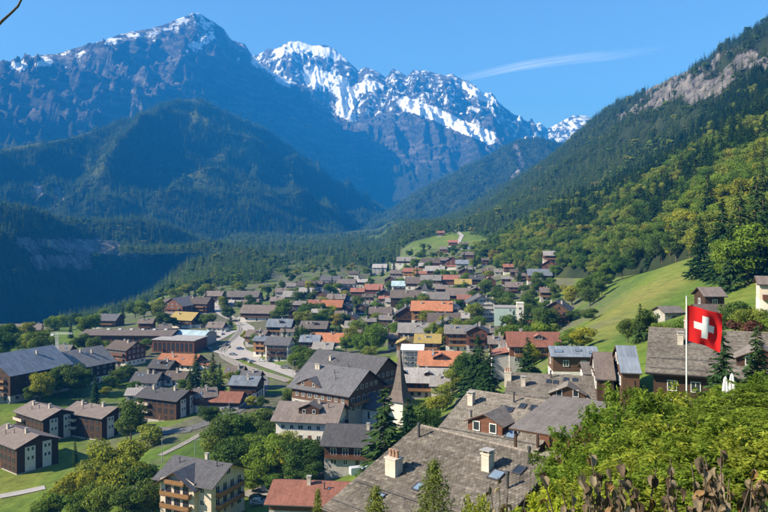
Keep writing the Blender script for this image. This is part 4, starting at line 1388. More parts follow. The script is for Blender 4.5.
# --- the village: column, ridge row, width in picture columns, turn, roof, wall, storeys
B, G, S, LG, O, RD, BG, TL, OC = 'roof_brown', 'roof_greybrown', 'roof_slate', 'roof_lightgrey', 'roof_orange', 'roof_red', 'roof_bluegrey', 'roof_teal', 'ochre_boards'
D, BR, RW, HN, WH, CR, GR = 'wood_dark', 'wood_brown', 'wood_red', 'wood_honey', 'plaster_white', 'plaster_cream', 'plaster_grey'
VILLAGE = [
    # left part
    (22, 350, 48, 62, BG, D, 4), (80, 349, 36, 60, LG, D, 3), (62, 345, 17, 0, LG, BR, 2), (12, 324, 28, 5, B, BR, 2), (109, 314, 19, -6, S, BR, 2), (126, 341, 28, -28, B, RW, 3), (119, 355, 15, -5, O, WH, 1),
    (149, 372, 24, -10, S, D, 1), (181, 354, 36, -12, O, BR, 1), (164, 360, 22, -15, S, D, 2), (178, 371, 20, -10, B, BR, 1), (138, 388, 14, 0, LG, GR, 1), (8, 388, 22, 40, S, D, 1), (15, 378, 26, -5, LG, GR, 1),
    (147, 319, 12, 0, B, RW, 2), (182, 297, 20, 65, G, RW, 3), (198, 297, 24, -12, B, RW, 3), (174, 299, 16, -8, B, WH, 2), (187, 312, 24, -20, OC, BR, 2), (217, 322, 15, -8, B, BR, 1), (165, 324, 11, 20, B, D, 1),
    (205, 388, 14, 20, B, BR, 2), (247, 376, 26, -10, BG, D, 2), (236, 366, 14, -5, B, D, 1), (252, 371, 16, -8, S, D, 2), (104, 356, 12, 0, O, WH, 2), (66, 356, 14, 50, O, BR, 2),
    # along the street
    (215, 291, 15, -5, B, D, 2), (244, 291, 26, -4, G, D, 2), (252, 299, 13, -6, B, D, 1), (260, 305, 29, -8, B, BR, 2), (230, 300, 9, -8, LG, WH, 1), (258, 330, 19, -14, B, RW, 2), (263, 336, 13, -18, BG, HN, 3), (280, 337, 22, -10, S, WH, 3),
    (281, 319, 21, -6, BG, D, 2), (288, 327, 9, 0, B, BR, 1), (294, 291, 17, -6, LG, D, 2), (306, 288, 11, -5, LG, BR, 1), (278, 297, 12, -8, B, BR, 2), (273, 307, 17, -10, S, D, 1), (295, 309, 10, 85, B, D, 2),
    (316, 300, 13, -10, RD, RW, 2), (333, 300, 18, -8, O, RW, 2), (319, 309, 12, -5, LG, BR, 2), (315, 321, 23, -6, G, BR, 2), (330, 333, 23, -6, O, D, 1), (311, 335, 17, -6, BG, D, 2), (324, 342, 18, -8, LG, GR, 1),
    (337, 294, 16, -8, B, D, 2), (350, 313, 14, 80, B, BR, 2), (356, 321, 18, -6, LG, GR, 1), (307, 281, 15, -6, B, CR, 2), (283, 288, 11, 0, B, CR, 2), (331, 276, 17, -8, S, WH, 3), (347, 279, 15, -6, B, WH, 3), (358, 288, 12, -6, RD, BR, 2),
    (345, 303, 12, 80, B, D, 2), (300, 301, 12, -8, G, BR, 2), (322, 290, 11, 80, B, BR, 2), (291, 283, 9, -5, LG, CR, 1), (336, 285, 10, 85, LG, CR, 2), (352, 297, 10, -8, S, BR, 2), (362, 303, 10, 80, B, D, 2),
    # centre
    (374, 284, 15, -6, RD, RW, 2), (384, 289, 12, 86, S, D, 2), (401, 281, 15, -4, TL, WH, 2), (407, 290, 26, -5, B, D, 3), (376, 301, 11, 84, S, D, 2), (381, 307, 19, -6, B, BR, 2), (407, 306, 19, 86, S, D, 3), (386, 315, 12, -10, G, BR, 2),
    (432, 301, 33, -6, O, HN, 3), (451, 302, 14, 84, BG, WH, 3), (438, 292, 19, -6, LG, WH, 2), (444, 313, 26, -5, B, CR, 2), (449, 318, 20, 86, S, WH, 3), (415, 323, 27, -5, LG, D, 2), (428, 334, 22, -6, OC, BR, 2),
    (406, 338, 16, 84, OC, HN, 2), (440, 351, 35, -6, O, RW, 2), (424, 368, 40, -6, LG, BR, 2), (447, 376, 28, -6, LG, BR, 1), (458, 325, 22, -5, LG, RW, 3), (477, 325, 19, 82, S, RW, 3), (492, 326, 15, -6, G, BR, 2),
    (464, 295, 12, -8, RD, WH, 3), (523, 321, 24, -4, O, BR, 1), (532, 332, 41, -4, RD, RW, 2), (557, 300, 22, 70, S, BR, 3), (499, 336, 16, -6, B, BR, 2), (505, 346, 14, 82, G, D, 2), (511, 352, 18, -6, OC, HN, 1),
    (395, 322, 11, 84, B, D, 2), (396, 333, 10, -8, B, BR, 2), (370, 318, 12, -6, G, BR, 2), (366, 330, 14, -8, B, D, 2), (378, 327, 10, 84, S, CR, 2), (462, 313, 10, -8, LG, CR, 2),
    # upper village
    (380, 264, 12, -6, LG, GR, 3), (406, 257, 15, -6, LG, BR, 2), (411, 268, 13, -8, RD, HN, 2), (435, 266, 16, -6, LG, BR, 2), (421, 271, 10, -6, RD, RW, 2), (431, 258, 15, -6, B, RW, 2), (452, 257, 15, 80, RD, RW, 2), (462, 260, 11, -6, BG, GR, 2),
    (416, 277, 17, -6, B, BR, 2), (431, 275, 17, -6, LG, BR, 2), (449, 275, 16, -8, RD, RW, 2), (463, 279, 14, -6, OC, CR, 2), (458, 288, 20, -8, B, D, 2), (453, 240, 8, -5, RD, RW, 2), (464, 242, 8, -5, B, BR, 2), (468, 252, 11, -8, B, BR, 2),
    (473, 247, 9, -5, BG, GR, 2), (464, 268, 10, 84, B, RW, 2), (488, 268, 10, -6, B, RW, 2), (499, 269, 9, -4, LG, WH, 1), (477, 275, 13, -6, S, D, 2), (489, 277, 12, 82, RD, RW, 2), (444, 247, 8, -6, B, RW, 2), (441, 231, 6, -5, RD, BR, 2),
    (509, 264, 10, -6, RD, BR, 2), (515, 269, 9, -6, B, D, 2), (514, 282, 15, -8, B, RW, 2), (539, 269, 20, -6, BG, BR, 2), (539, 279, 14, 78, B, HN, 2), (553, 251, 17, -6, LG, BR, 2), (549, 260, 12, 75, RD, RW, 2), (500, 288, 14, -6, B, BR, 2),
    (476, 287, 12, 84, B, D, 2), (442, 285, 11, -6, B, BR, 2), (420, 286, 10, 84, G, BR, 2), (528, 291, 12, -8, G, D, 2), (486, 258, 8, -6, B, BR, 2), (396, 270, 10, -6, B, BR, 2), (390, 276, 9, 84, LG, BR, 2), (424, 263, 9, -6, LG, RW, 2),
    (362, 279, 10, -6, LG, BR, 2), (368, 294, 10, -6, B, BR, 2), (392, 298, 11, -8, LG, CR, 2), (427, 281, 9, -6, B, BR, 2), (443, 258, 8, -6, B, BR, 2), (354, 271, 9, -6, B, CR, 2), (318, 281, 9, -6, B, BR, 2), (299, 293, 8, 80, B, BR, 2),
    (521, 273, 8, -6, B, BR, 2), (546, 288, 10, -6, B, RW, 2), (506, 276, 9, -6, LG, BR, 2), (471, 267, 8, -6, LG, BR, 2), (411, 297, 10, -8, B, BR, 2), (384, 296, 9, -6, RD, BR, 2), (341, 311, 10, -6, B, BR, 2), (305, 315, 9, -6, B, BR, 2),
]
for (px, py, wpx, rot, roof, wall, st) in VILLAGE:
    H = 2.7 * st + 0.4
    pitch = 25 + (px * 7 + py * 3) % 8
    x, Y, z = drop(px, py, H + 2.4, 200)
    a = abs(R(rot))
    wm = wpx * Y / F
    if abs(rot) < 45:
        L = max(7.5, 1.28 * wm / (math.cos(a) + 0.72 * math.sin(a)) - 1.2)
        W = min(max(7.5, L * 0.92), 15.5)
    else:
        W = max(7.5, wm * 1.2 - 1.0)
        L = W * 1.15
    H2 = H
    zr = H2 + W / 2 * math.tan(R(pitch))
    x, Y, z = drop(px, py, zr, 200)
    lod = 1 if Y < 520 else 2
    gab = 1 if abs(rot) < 45 else 3
    front = 0 if abs(rot) < 45 else 3
    balc = []
    if wall.startswith('wood') and st > 1 and Y < 620:
        balc = [(front, s_, 0.8, 'wood_honey' if (px + py) % 3 == 0 else wall) for s_ in range(1, st)]
    elif wall == WH and st > 1 and Y < 900:
        balc = [(front, s_, 0.8, 'wood_dark') for s_ in range(1, st)]
    base = WH if (px + py) % 2 else GR
    lab = lm = None
    if (px, py) == (22, 350):
        lab, lm = 'big dark many-windowed timber building at the left edge', 'big dark timber building'
    if (px, py) == (432, 301):
        lab, lm = 'long orange-roofed house left of the white gabled hotel', 'long orange-roofed house'
    if (px, py) == (280, 337):
        lab, lm = 'white slate-roofed three-storey house with dark balconies at the street bend', 'white house at the street bend'
    if (px, py) == (198, 297):
        lab, lm = 'reddish timber chalet hotel on the rise left of the street', 'reddish chalet hotel by the street'
    if (px, py) == (532, 332):
        lab, lm = 'wide red-roofed timber house near the foot of the meadow', 'wide red-roofed house'
    if (px, py) == (440, 351):
        lab, lm = 'orange-roofed house with a shed dormer right of the church spire', 'orange house with the dormer'
    if (px, py) == (333, 300):
        lab, lm = 'bright orange-roofed chalet in the middle of the village, left of centre', 'bright orange-roofed chalet'
    if (px, py) == (401, 281):
        lab, lm = 'white house under a pale teal roof in the upper village', 'pale teal-roofed white house'
    if (px, py) == (539, 269):
        lab, lm = 'blue-grey roofed chalet at the edge of the forest', 'blue-grey chalet at the forest edge'
    if (px, py) == (331, 276):
        lab, lm = 'tall white three-storey house with dark balconies at the far left of the upper village', 'tall white house with dark balconies'
    if (px, py) == (431, 258):
        lm = None
    dm = (0.5, min(6.0, L * 0.45), W * 0.33, 0.9, 'wood_dark') if (px, py) == (440, 351) else None
    if dm is None and lod == 1 and (px + py) % 4 == 0 and L > 10 and abs(rot) < 45:
        dm = (L * 0.1, 2.6, W * 0.3, 0.9, wall)
    hr = house(x, Y, z, rot, L, W, H, pitch, 0.8, roof, wall, base=base, storeys=st, lod=lod, chims=1 if lod == 2 else 2, lights=(px % 3) if lod == 1 else 0, balc=balc, label=lab, landmark=lm, dormer=dm,
          style='shutter' if wall == WH and lod == 1 else ('wood' if wall.startswith('wood') and (px * 3 + py) % 5 < 3 else 'plain'), hb=2.6 if (px + 2 * py) % 5 < 2 or lod == 1 else 0.9)
    if (px * 5 + py * 3) % 7 < 3:        # lower extension with its own lean-to roof
        sg = 1 if px % 2 else -1
        ex, ew = L * 0.32, W * 0.6
        x0, x1 = sorted((sg * (L / 2 + 0.04), sg * (L / 2 + ex)))
        b = MB()
        b.box(x0, x1, -ew / 2, ew / 2, -5, 2.5)
        b.build('extension_wall', MAT[base if px % 3 else wall], hr)
        b = MB()
        zi, zo = (3.5, 2.5)
        za, zb = (zo, zi) if sg < 0 else (zi, zo)
        x0, x1 = sorted((sg * (L / 2 + 0.04), sg * (L / 2 + ex + 0.5)))
        b.prism([(x0, -ew / 2 - 0.4, za), (x1, -ew / 2 - 0.4, zb), (x1, ew / 2 + 0.4, zb), (x0, ew / 2 + 0.4, za)], 0.18, 0, 1)
        b.build('extension_roof', [MAT[roof], MAT['wood_dark']], hr)

# --- special buildings
# white gabled hotel facing the camera
x, Y, z = drop(480, 294, 15.5, 200)
house(x, Y, z, 88, 17, 15.5, 11.2, 27, 1.2, S, WH, base='plaster_white', storeys=4, lod=1, label='tall white hotel whose broad gable faces the camera', cat='hotel', landmark='white gabled hotel', name='hotel', style='shutter',
      group='large buildings of the village', chims=2)

# pale green flat-roofed block with a stair tower
x, Y, z = drop(508, 306, 10.5, 200)
rt = empty('flat_roofed_block', (x, Y, z), R(-8))
w_ = 27 * Y / F / 2
b = MB()
b.box(-w_, w_, -6, 6, -6, 10)
b.build('wall', MAT['pale_green_render'], rt)
b = MB()
b.box(-w_ - 0.2, w_ + 0.2, -6.2, 6.2, 10, 10.4)
b.build('roof', MAT['roof_lightgrey'], rt)
b = MB()
b.box(w_ - 3.0, w_ + 0.8, -6.6, 0, -6, 12.6)
b.box(w_ - 3.2, w_ + 1.0, -6.8, 0.2, 12.6, 12.9)
b.build('stair_tower', MAT['plaster_white'], rt)
for zz in (3, 6.2, 9.3):
    put_window(rt, (w_ - 1.1, -6.62, zz), 0, 1.6, 1.3)
    put_window(rt, (w_ - 6.5, -6.03, zz - 1), 0, 1.2, 1.2)
tag(rt, 'pale green flat-roofed block with a white stair tower', 'building', 'large buildings of the village')
LANDMARKS.append(('pale green flat-roofed block', 510, 315))
FOOT.append((x, Y, 15))

# long brown hall and glazed annexe on the left
x, Y, z = drop(132, 329, 9.5, 200)
rt = empty('sports_hall', (x, Y, z), R(-3))
hl = 93 * Y / F / 2
b = MB()
b.prism([(-hl, -11, 7.2), (hl, -11, 7.2), (hl, 0, 9.3), (-hl, 0, 9.3)], 0.35, 0, 1)
b.prism([(-hl, 0, 9.3), (hl, 0, 9.3), (hl, 11, 7.2), (-hl, 11, 7.2)], 0.35, 0, 1)
b.build('roof', [MAT['roof_brown'], MAT['wood_dark']], rt)
b = MB()
b.box(-hl + 1, hl - 1.2, -10, 10, -6, 7.1)
b.build('wall', MAT['wood_brown'], rt)
for k in range(12):
    put_window(rt, (-hl + 4 + k * (2 * hl - 8) / 11, -10.02, 2.0), 0, 2.6, 3.4, 'wood')
for k in range(6):
    b = MB()
    b.box(-0.9, 0.9, -0.5, 0.5, -0.2, 0.5)
    o = b.build('roof_light', MAT['white_paint'], rt)
    o.location = (-hl * 0.5 + k * hl * 0.25, -0.8, 9.3)
tag(rt, 'very long low brown-roofed hall on the left', 'hall', 'large buildings of the village')
LANDMARKS.append(('long brown hall', 132, 336))
FOOT += [(x - 20, Y, 14), (x, Y, 14), (x + 20, Y, 14)]

x, Y, z = drop(180, 337, 7.5, 200)
rt = empty('glazed_hall', (x, Y, z), R(-10))
hl = 44 * Y / F / 2
b = MB()
b.box(-hl, hl, -9, 9, -6, 6.8)
b.build('wall', MAT['wood_red'], rt)
for k in range(9):
    put_window(rt, (-hl + 2 + k * (2 * hl - 4) / 8, -9.03, 0.8), 0, 1.8, 4.8, 'wood')
b = MB()
b.box(-hl - 0.5, hl + 0.5, -9.5, 9.5, 6.8, 7.15)
b.build('roof', MAT['roof_lightgrey'], rt)
tag(rt, 'flat light-roofed hall with tall windows in reddish walls', 'hall', 'large buildings of the village')
FOOT.append((x, Y, 14))
x, Y, z = drop(194, 330, 8.5, 200)
rt = empty('curved_roof_hall', (x, Y, z), R(-14))
hl = 36 * Y / F / 2
b = MB()
n = 14
arc = [(-9 + 18 * k / n, 5.0 + 3.4 * math.sin(math.pi * k / n)) for k in range(n + 1)]
for k in range(n):
    (y0, z0), (y1, z1) = arc[k], arc[k + 1]
    b.prism([(-hl, y0, z0), (hl, y0, z0), (hl, y1, z1), (-hl, y1, z1)], 0.25, 0)
b.build('roof', MAT['roof_teal'], rt)
b = MB()
b.poly([(hl - 0.6, y_, z_ - 0.2) for (y_, z_) in arc] + [(hl - 0.6, 9, -6), (hl - 0.6, -9, -6)])
b.poly([(-hl + 0.6, y_, z_ - 0.2) for (y_, z_) in arc[::-1]] + [(-hl + 0.6, -9, -6), (-hl + 0.6, 9, -6)])
b.poly([(-hl + 0.6, -8.6, -6), (hl - 0.6, -8.6, -6), (hl - 0.6, -8.6, 5), (-hl + 0.6, -8.6, 5)])
b.build('wall', MAT['plaster_grey'], rt)
for k in range(6):
    put_window(rt, (-hl + 3 + k * (2 * hl - 6) / 5, -8.63, 1.0), 0, 2.4, 2.6)
tag(rt, 'hall under a curved pale teal roof', 'hall', 'large buildings of the village')
LANDMARKS.append(('curved teal roof', 194, 334))
FOOT.append((x, Y, 14))

# scaffolded house under a white tarpaulin
x, Y, z = drop(413, 345, 9.0, 200)
rt = empty('scaffolded_house', (x, Y, z), R(-6))
b = MB()
b.box(-4.6, 4.6, -4.5, 4.5, -6, 7.4)
b.build('wall', MAT['plaster_grey'], rt)
b = MB()
b.prism([(-5.2, -5.4, 7.6), (5.2, -5.4, 7.6), (5.2, 0, 9.4), (-5.2, 0, 9.4)], 0.12)
b.prism([(-5.2, 0, 9.4), (5.2, 0, 9.4), (5.2, 5.4, 7.6), (-5.2, 5.4, 7.6)], 0.12)
b.build('tarpaulin', MAT['blue_tarp_white'], rt)
b = MB()
for k in range(6):
    xx = -5.2 + 10.4 * k / 5
    b.tube((xx, -5.9, -3), (xx, -5.9, 7.8), 0.06, 0.06, 6)
    b.tube((xx, -5.0, -3), (xx, -5.0, 7.8), 0.06, 0.06, 6)
for zz in (0.2, 2.5, 4.8, 7.0):
    b.box(-5.3, 5.3, -5.9, -5.0, zz, zz + 0.08)
    b.tube((-5.3, -5.95, zz + 1.0), (5.3, -5.95, zz + 1.0), 0.05, 0.05, 6)
b.build('scaffold', MAT['zinc'], rt)
for zz in (1, 3.8):
    for xx in (-3, 0, 3):
        put_window(rt, (xx, -4.53, zz), 0)
tag(rt, 'grey house wrapped in scaffolding under a white tarpaulin', 'house', 'houses of the village')
LANDMARKS.append(('white tarpaulin roof', 413, 350))
FOOT.append((x, Y, 7))

# church: square tower, flared shingled spire, nave behind
Y = 226
x = (400 - CX) / F * Y
z = gz(x, Y)
zt = (HY - 346) / F * Y          # tip of the spire
ze = (HY - 400) / F * Y          # eaves of the spire
rt = empty('church', (x, Y, z), R(-33))
b = MB()
prof = [(3.35, 0.0), (2.75, 0.55), (2.1, 1.7), (1.65, 3.3), (1.25, 5.6), (0.85, 8.6), (0.45, 12.0), (0.08, zt - ze)]
for (r0, h0), (r1, h1) in zip(prof[:-1], prof[1:]):
    for k in range(4):
        q = [(-1, -1), (1, -1), (1, 1), (-1, 1)]
        (ax, ay), (bx_, by_) = q[k], q[(k + 1) % 4]
        b.poly([(ax * r0, ay * r0, ze - z + h0), (bx_ * r0, by_ * r0, ze - z + h0), (bx_ * r1, by_ * r1, ze - z + h1), (ax * r1, ay * r1, ze - z + h1)])
b.poly([(-3.35, 3.35, ze - z), (3.35, 3.35, ze - z), (3.35, -3.35, ze - z), (-3.35, -3.35, ze - z)])
sp = b.build('spire', MAT['roof_brown'], rt)
b = MB()
b.tube((0, 0, zt - z - 0.2), (0, 0, zt - z + 1.8), 0.06, 0.04, 6)
b.box(-0.45, 0.45, -0.04, 0.04, zt - z + 1.0, zt - z + 1.1)
b.build('cross', MAT['dark_metal'], sp)
b = MB()
b.box(-2.6, 2.6, -2.6, 2.6, -6, ze - z + 0.02)
tw = b.build('tower', MAT['plaster_white'], rt)
b = MB()
tp = math.tan(R(38))
b.v = [(-14, -4.5, -6), (-2.6, -4.5, -6), (-2.6, 4.5, -6), (-14, 4.5, -6), (-14, -4.5, 5), (-2.6, -4.5, 5), (-2.6, 4.5, 5), (-14, 4.5, 5), (-14, 0, 5 + 4.5 * tp), (-2.6, 0, 5 + 4.5 * tp)]
b.f = [(0, 1, 5, 4), (2, 3, 7, 6), (1, 2, 6, 9, 5), (3, 0, 4, 8, 7)]
b.m = [0] * 4
b.build('nave', MAT['plaster_white'], rt)
o = link(bpy.data.objects.new('roof', roof_shell(10.6, 9, 5 + 4.5 * tp + 0.2, tp, 0.6, 0.6, 0.2, [MAT['roof_slate'], MAT['wood_dark']])), rt)
o.location = (-8.3, 0, 0)
for k in range(3):
    put_window(rt, (-11.5 + 3.2 * k, -4.53, 1.5), 0, 0.9, 2.4)
tag(rt, 'church with a slender flared shingle spire beside the slate hotel', 'church')
LANDMARKS.append(('church spire', 400, 380))
FOOT += [(x, Y, 5), (x - 8, Y + 4, 7)]

# small white chapel tower in the middle of the village
x, Y, z = drop(425, 282, 17, 200)
rt = empty('bell_tower', (x, Y, z), R(-8))
b = MB()
b.box(-2.2, 2.2, -2.2, 2.2, -4, 11)
b.build('tower', MAT['plaster_white'], rt)
b = MB()
for k in range(4):
    q = [(-2.6, -2.6), (2.6, -2.6), (2.6, 2.6), (-2.6, 2.6)]
    b.poly([(*q[k], 11), (*q[(k + 1) % 4], 11), (0, 0, 17)])
b.poly([(-2.6, 2.6, 11), (2.6, 2.6, 11), (2.6, -2.6, 11), (-2.6, -2.6, 11)])
b.build('roof', MAT['roof_slate'], rt)
put_window(rt, (0, -2.23, 7.5), 0, 1.1, 1.8)
put_window(rt, (0, -2.23, 3.5), 0, 0.9, 1.4)
tag(rt, 'white bell tower with pointed grey cap above the orange roof', 'bell tower')
FOOT.append((x, Y, 4))

# ------------------------------------------------------------------ roads, square, railway, lawns: sheets draped on the ground
ROADS = []


def drape(name, pts, w, mat, lift=0.12, kind='structure', n=6):
    P = [drop(px, py, 0.0, 60)[:2] for (px, py) in pts]
    dense = []
    for (a, c) in zip(P[:-1], P[1:]):
        m = max(2, int(math.hypot(c[0] - a[0], c[1] - a[1]) / 4))
        for k in range(m):
            dense.append((a[0] + (c[0] - a[0]) * k / m, a[1] + (c[1] - a[1]) * k / m))
    dense.append(P[-1])
    D_ = np.array(dense)
    for _ in range(4):
        D_[1:-1] = (D_[:-2] + 2 * D_[1:-1] + D_[2:]) / 4
    tg = np.gradient(D_, axis=0)
    tg /= np.linalg.norm(tg, axis=1)[:, None] + 1e-9
    nr = np.stack([-tg[:, 1], tg[:, 0]], 1)
    cols = np.linspace(-w / 2, w / 2, n)
    XY = D_[:, None, :] + nr[:, None, :] * cols[None, :, None]
    Z = terrain(XY[..., 0], XY[..., 1])
    Zc = Z.mean(1, keepdims=True)
    Z = np.maximum(Z, Z * 0.4 + Zc * 0.6) + lift
    v = np.concatenate([XY, Z[..., None]], -1).reshape(-1, 3)
    i = np.arange(len(D_) - 1)[:, None] * n + np.arange(n - 1)
    q = np.stack([i, i + 1, i + n + 1, i + n], -1).reshape(-1, 4)
    o = link(bpy.data.objects.new(name, mesh_np(name, v, q, [mat], True)))
    o['kind'] = kind
    for p in D_[::2]:
        ROADS.append((p[0], p[1], w / 2 + 1.5))
    return o, D_


drape('street', [(206, 296), (214, 306), (222, 314), (240, 323), (250, 329), (246, 336), (236, 343), (240, 352), (258, 362), (280, 370), (300, 377), (318, 386), (327, 393)], 7.5, MAT['pale_paving'], 0.25)
drape('square', [(222, 350), (233, 352), (248, 358)], 15, MAT['pale_paving'], 0.2)
drape('car_park', [(196, 345), (212, 338), (226, 331)], 17, MAT['pale_paving'], 0.2)
_, TRK = drape('railway_bed', [(233, 318), (240, 325), (241, 331), (233, 340), (222, 350), (224, 357), (240, 366), (262, 374), (290, 382)], 5, MAT['gravel'], 0.3)
drape('road', [(262, 374), (262, 392), (250, 402), (235, 412), (212, 422), (188, 430)], 5.5, MAT['asphalt'], 0.15)
drape('footpath', [(236, 412), (205, 432), (180, 447), (160, 456)], 2.2, MAT['gravel'], 0.15)
drape('road', [(150, 430), (172, 434), (192, 430)], 7, MAT['asphalt'], 0.18)
drape('road', [(543, 311), (545, 320), (552, 328)], 6, MAT['pale_paving'], 0.2)
drape('lane', [(322, 478), (340, 464), (352, 450), (352, 440)], 6, MAT['asphalt'], 0.2)
drape('car_park', [(255, 500), (272, 492), (292, 486)], 13, MAT['gravel'], 0.2)
drape('path', [(0, 497), (22, 493), (45, 488)], 4, MAT['pale_paving'], 0.2)
drape('road', [(455, 230), (462, 236), (458, 244)], 6, MAT['pale_paving'], 0.6)
b = MB()
for sgn in (-0.72, 0.72):
    tg = np.gradient(TRK, axis=0)
    tg /= np.linalg.norm(tg, axis=1)[:, None]
    P = TRK + np.stack([-tg[:, 1], tg[:, 0]], 1) * sgn
    zz = terrain(P[:, 0], P[:, 1]) + 0.42
    for k in range(len(P) - 1):
        b.tube((P[k][0], P[k][1], zz[k]), (P[k + 1][0], P[k + 1][1], zz[k + 1]), 0.08, 0.08, 4, 0, False)
rl = b.build('railway_track', MAT['rail_steel'])
rl['kind'] = 'structure'

# ------------------------------------------------------------------ vegetation prototypes
def leaf_quads(c, nrm, size, asp, r, tint):
    n = len(c)
    nrm = nrm / (np.linalg.norm(nrm, axis=1)[:, None] + 1e-9)
    a = r.normal(size=(n, 3))
    tg = np.cross(a, nrm)
    tg /= np.linalg.norm(tg, axis=1)[:, None] + 1e-9
    bt = np.cross(nrm, tg)
    s = np.asarray(size).reshape(-1, 1) * np.ones((n, 1))
    v = np.stack([c + tg * s, c + bt * s * asp, c - tg * s, c - bt * s * asp], 1).reshape(-1, 3)
    q = np.arange(4 * n).reshape(n, 4)
    return v, q, np.repeat(tint, 4)


def sphere_dirs(n, r):
    d = r.normal(size=(n, 3))
    return d / np.linalg.norm(d, axis=1)[:, None]


def broad_crown(seed, H=1.0, Rr=0.38, base=0.22, blobs=14, nq=2200, size=0.035, flat=1.0):
    """unit-height broadleaf crown: leaf sprays over many overlapping boughs with gaps between them"""
    r = np.random.default_rng(seed)
    C, N, T = [], [], []
    mid = (base + 1) / 2
    hz_ = (1 - base) / 2
    bl = []
    for k in range(blobs):
        d = sphere_dirs(1, r)[0]
        if k < 3:
            d = np.array([d[0], d[1], 0.75 + 0.2 * k / 3])
        rad = r.uniform(0.25, 0.42) * Rr * 1.25
        q = r.uniform(0.45, 0.85)
        p = np.array([d[0] * Rr * q, d[1] * Rr * q, mid + d[2] * hz_ * q * 0.85])
        bl.append((p, rad))
    per = nq // blobs
    for (p, rad) in bl:
        d = sphere_dirs(per, r)
        d[:, 2] = d[:, 2] * 0.85 + 0.12
        rr = rad * r.uniform(0.55, 1.08, (per, 1)) ** 0.6
        c = p + d * rr * np.array([1, 1, flat * 0.9])
        C.append(c)
        N.append(d + r.normal(0, 0.45, (per, 3)))
        T.append(np.clip(r.uniform(0.2, 0.8) + r.normal(0, 0.16, per), 0, 1))
    C, N, T = np.concatenate(C), np.concatenate(N), np.concatenate(T)
    sz = size * r.uniform(0.6, 1.35, len(C))
    return leaf_quads(C * H, N, sz * H, 0.62, r, T)


def spruce_crown(seed, Rr=0.17, base=0.06, whorls=30, nb=11, segs=3, dens=1.0):
    """unit-height spruce: whorls of drooping boughs, each a chain of needle sprays with side twigs"""
    r = np.random.default_rng(seed)
    V, Q, T = [], [], []
    zs = np.linspace(base, 0.985, whorls)
    for z in zs:
        f = (1 - z) / (1 - base)
        rad = Rr * (f ** 0.82) * r.uniform(0.82, 1.1) + 0.008
        n = max(4, int(nb * (0.45 + 0.55 * f)))
        a0 = r.uniform(0, 6.28)
        for k in range(n):
            a = a0 + 6.283 * k / n + r.normal(0, 0.16)
            L = rad * r.uniform(0.62, 1.2)
            w = L * r.uniform(0.20, 0.32) + 0.004
            z1 = z + r.normal(0, 0.6) * (zs[1] - zs[0])
            droop = r.uniform(0.22, 0.55)
            ca, sa = math.cos(a), math.sin(a)
            tn = float(np.clip(r.normal(0.5, 0.22), 0, 1))
            prev = None
            for j in range(segs + 1):
                u = j / segs
                rr = L * u
                zz = z1 - droop * L * u ** 1.5 + 0.12 * L * u ** 4 + r.normal(0, 0.002)
                ww = w * (0.55 + 0.9 * u) * (1.0 if u < 0.7 else 1 - (u - 0.7) / 0.3 * 0.85)
                cur = ((rr * ca - sa * ww, rr * sa + ca * ww, zz - ww * 0.35), (rr * ca, rr * sa, zz + ww * 0.12), (rr * ca + sa * ww, rr * sa - ca * ww, zz - ww * 0.35))
                if prev:
                    i = len(V)
                    V.extend(prev)
                    V.extend(cur)
                    Q += [(i, i + 3, i + 4, i + 1), (i + 1, i + 4, i + 5, i + 2)]
                    T += [tn] * 3 + [min(1, tn + 0.25)] * 3
                prev = cur
    # leader
    i = len(V)
    V += [(0.006, 0, 0.95), (0, 0.006, 0.95), (-0.006, -0.004, 0.95), (0, 0, 1.0)]
    Q += [(i, i + 1, i + 3, i + 3), (i + 1, i + 2, i + 3, i + 3)]
    T += [0.5] * 4
    Q = [q for q in Q if len(set(q)) == 4]
    return np.array(V), np.array(Q), np.array(T)


def spray_spruce(seed, Rr=0.17, base=0.05, whorls=40, nb=11, per=9):
    """spruce for near views: drooping boughs clothed in many small needle sprays"""
    r = np.random.default_rng(seed)
    V, T = [], []
    dz = (0.985 - base) / whorls
    for z in np.linspace(base, 0.975, whorls):
        f = (1 - z) / (1 - base)
        rad = Rr * (f ** 0.85) * r.uniform(0.85, 1.1) + 0.012
        for k in range(max(5, int(nb * (0.4 + 0.6 * f)))):
            a = r.uniform(0, 6.283)
            L = rad * r.uniform(0.6, 1.15)
            z1 = z + r.normal(0, 0.7) * dz
            droop = r.uniform(0.25, 0.6)
            tn = float(np.clip(r.normal(0.5, 0.2), 0, 1))
            u = r.uniform(0.12, 1.0, per) ** 0.75
            lat = r.normal(0, 0.16, per) * L * (1.1 - 0.6 * u)
            d = np.array([math.cos(a), math.sin(a), 0])
            e = np.array([-math.sin(a), math.cos(a), 0])
            c = d * (L * u)[:, None] + e * lat[:, None]
            c[:, 2] = z1 - droop * L * u ** 1.4 + 0.10 * L * u ** 4 - np.abs(lat) * 0.4
            ln = 0.013 + 0.10 * L * r.uniform(0.7, 1.3, per)
            wd = ln * r.uniform(0.32, 0.5, per)
            ax = d + e * (lat / (L + 1e-6) * 2.0)[:, None] + np.stack([np.zeros(per), np.zeros(per), -0.35 - 0.5 * r.random(per)], 1)
            ax /= np.linalg.norm(ax, axis=1)[:, None]
            sd = np.cross(ax, np.array([0, 0, 1.0]) + r.normal(0, 0.5, (per, 3)))
            sd /= np.linalg.norm(sd, axis=1)[:, None]
            V.append(np.stack([c - ax * ln[:, None], c + sd * wd[:, None], c + ax * ln[:, None], c - sd * wd[:, None]], 1).reshape(-1, 3))
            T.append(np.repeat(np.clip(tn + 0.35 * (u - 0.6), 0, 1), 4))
    V, T = np.concatenate(V), np.concatenate(T)
    return V, np.arange(len(V)).reshape(-1, 4), T


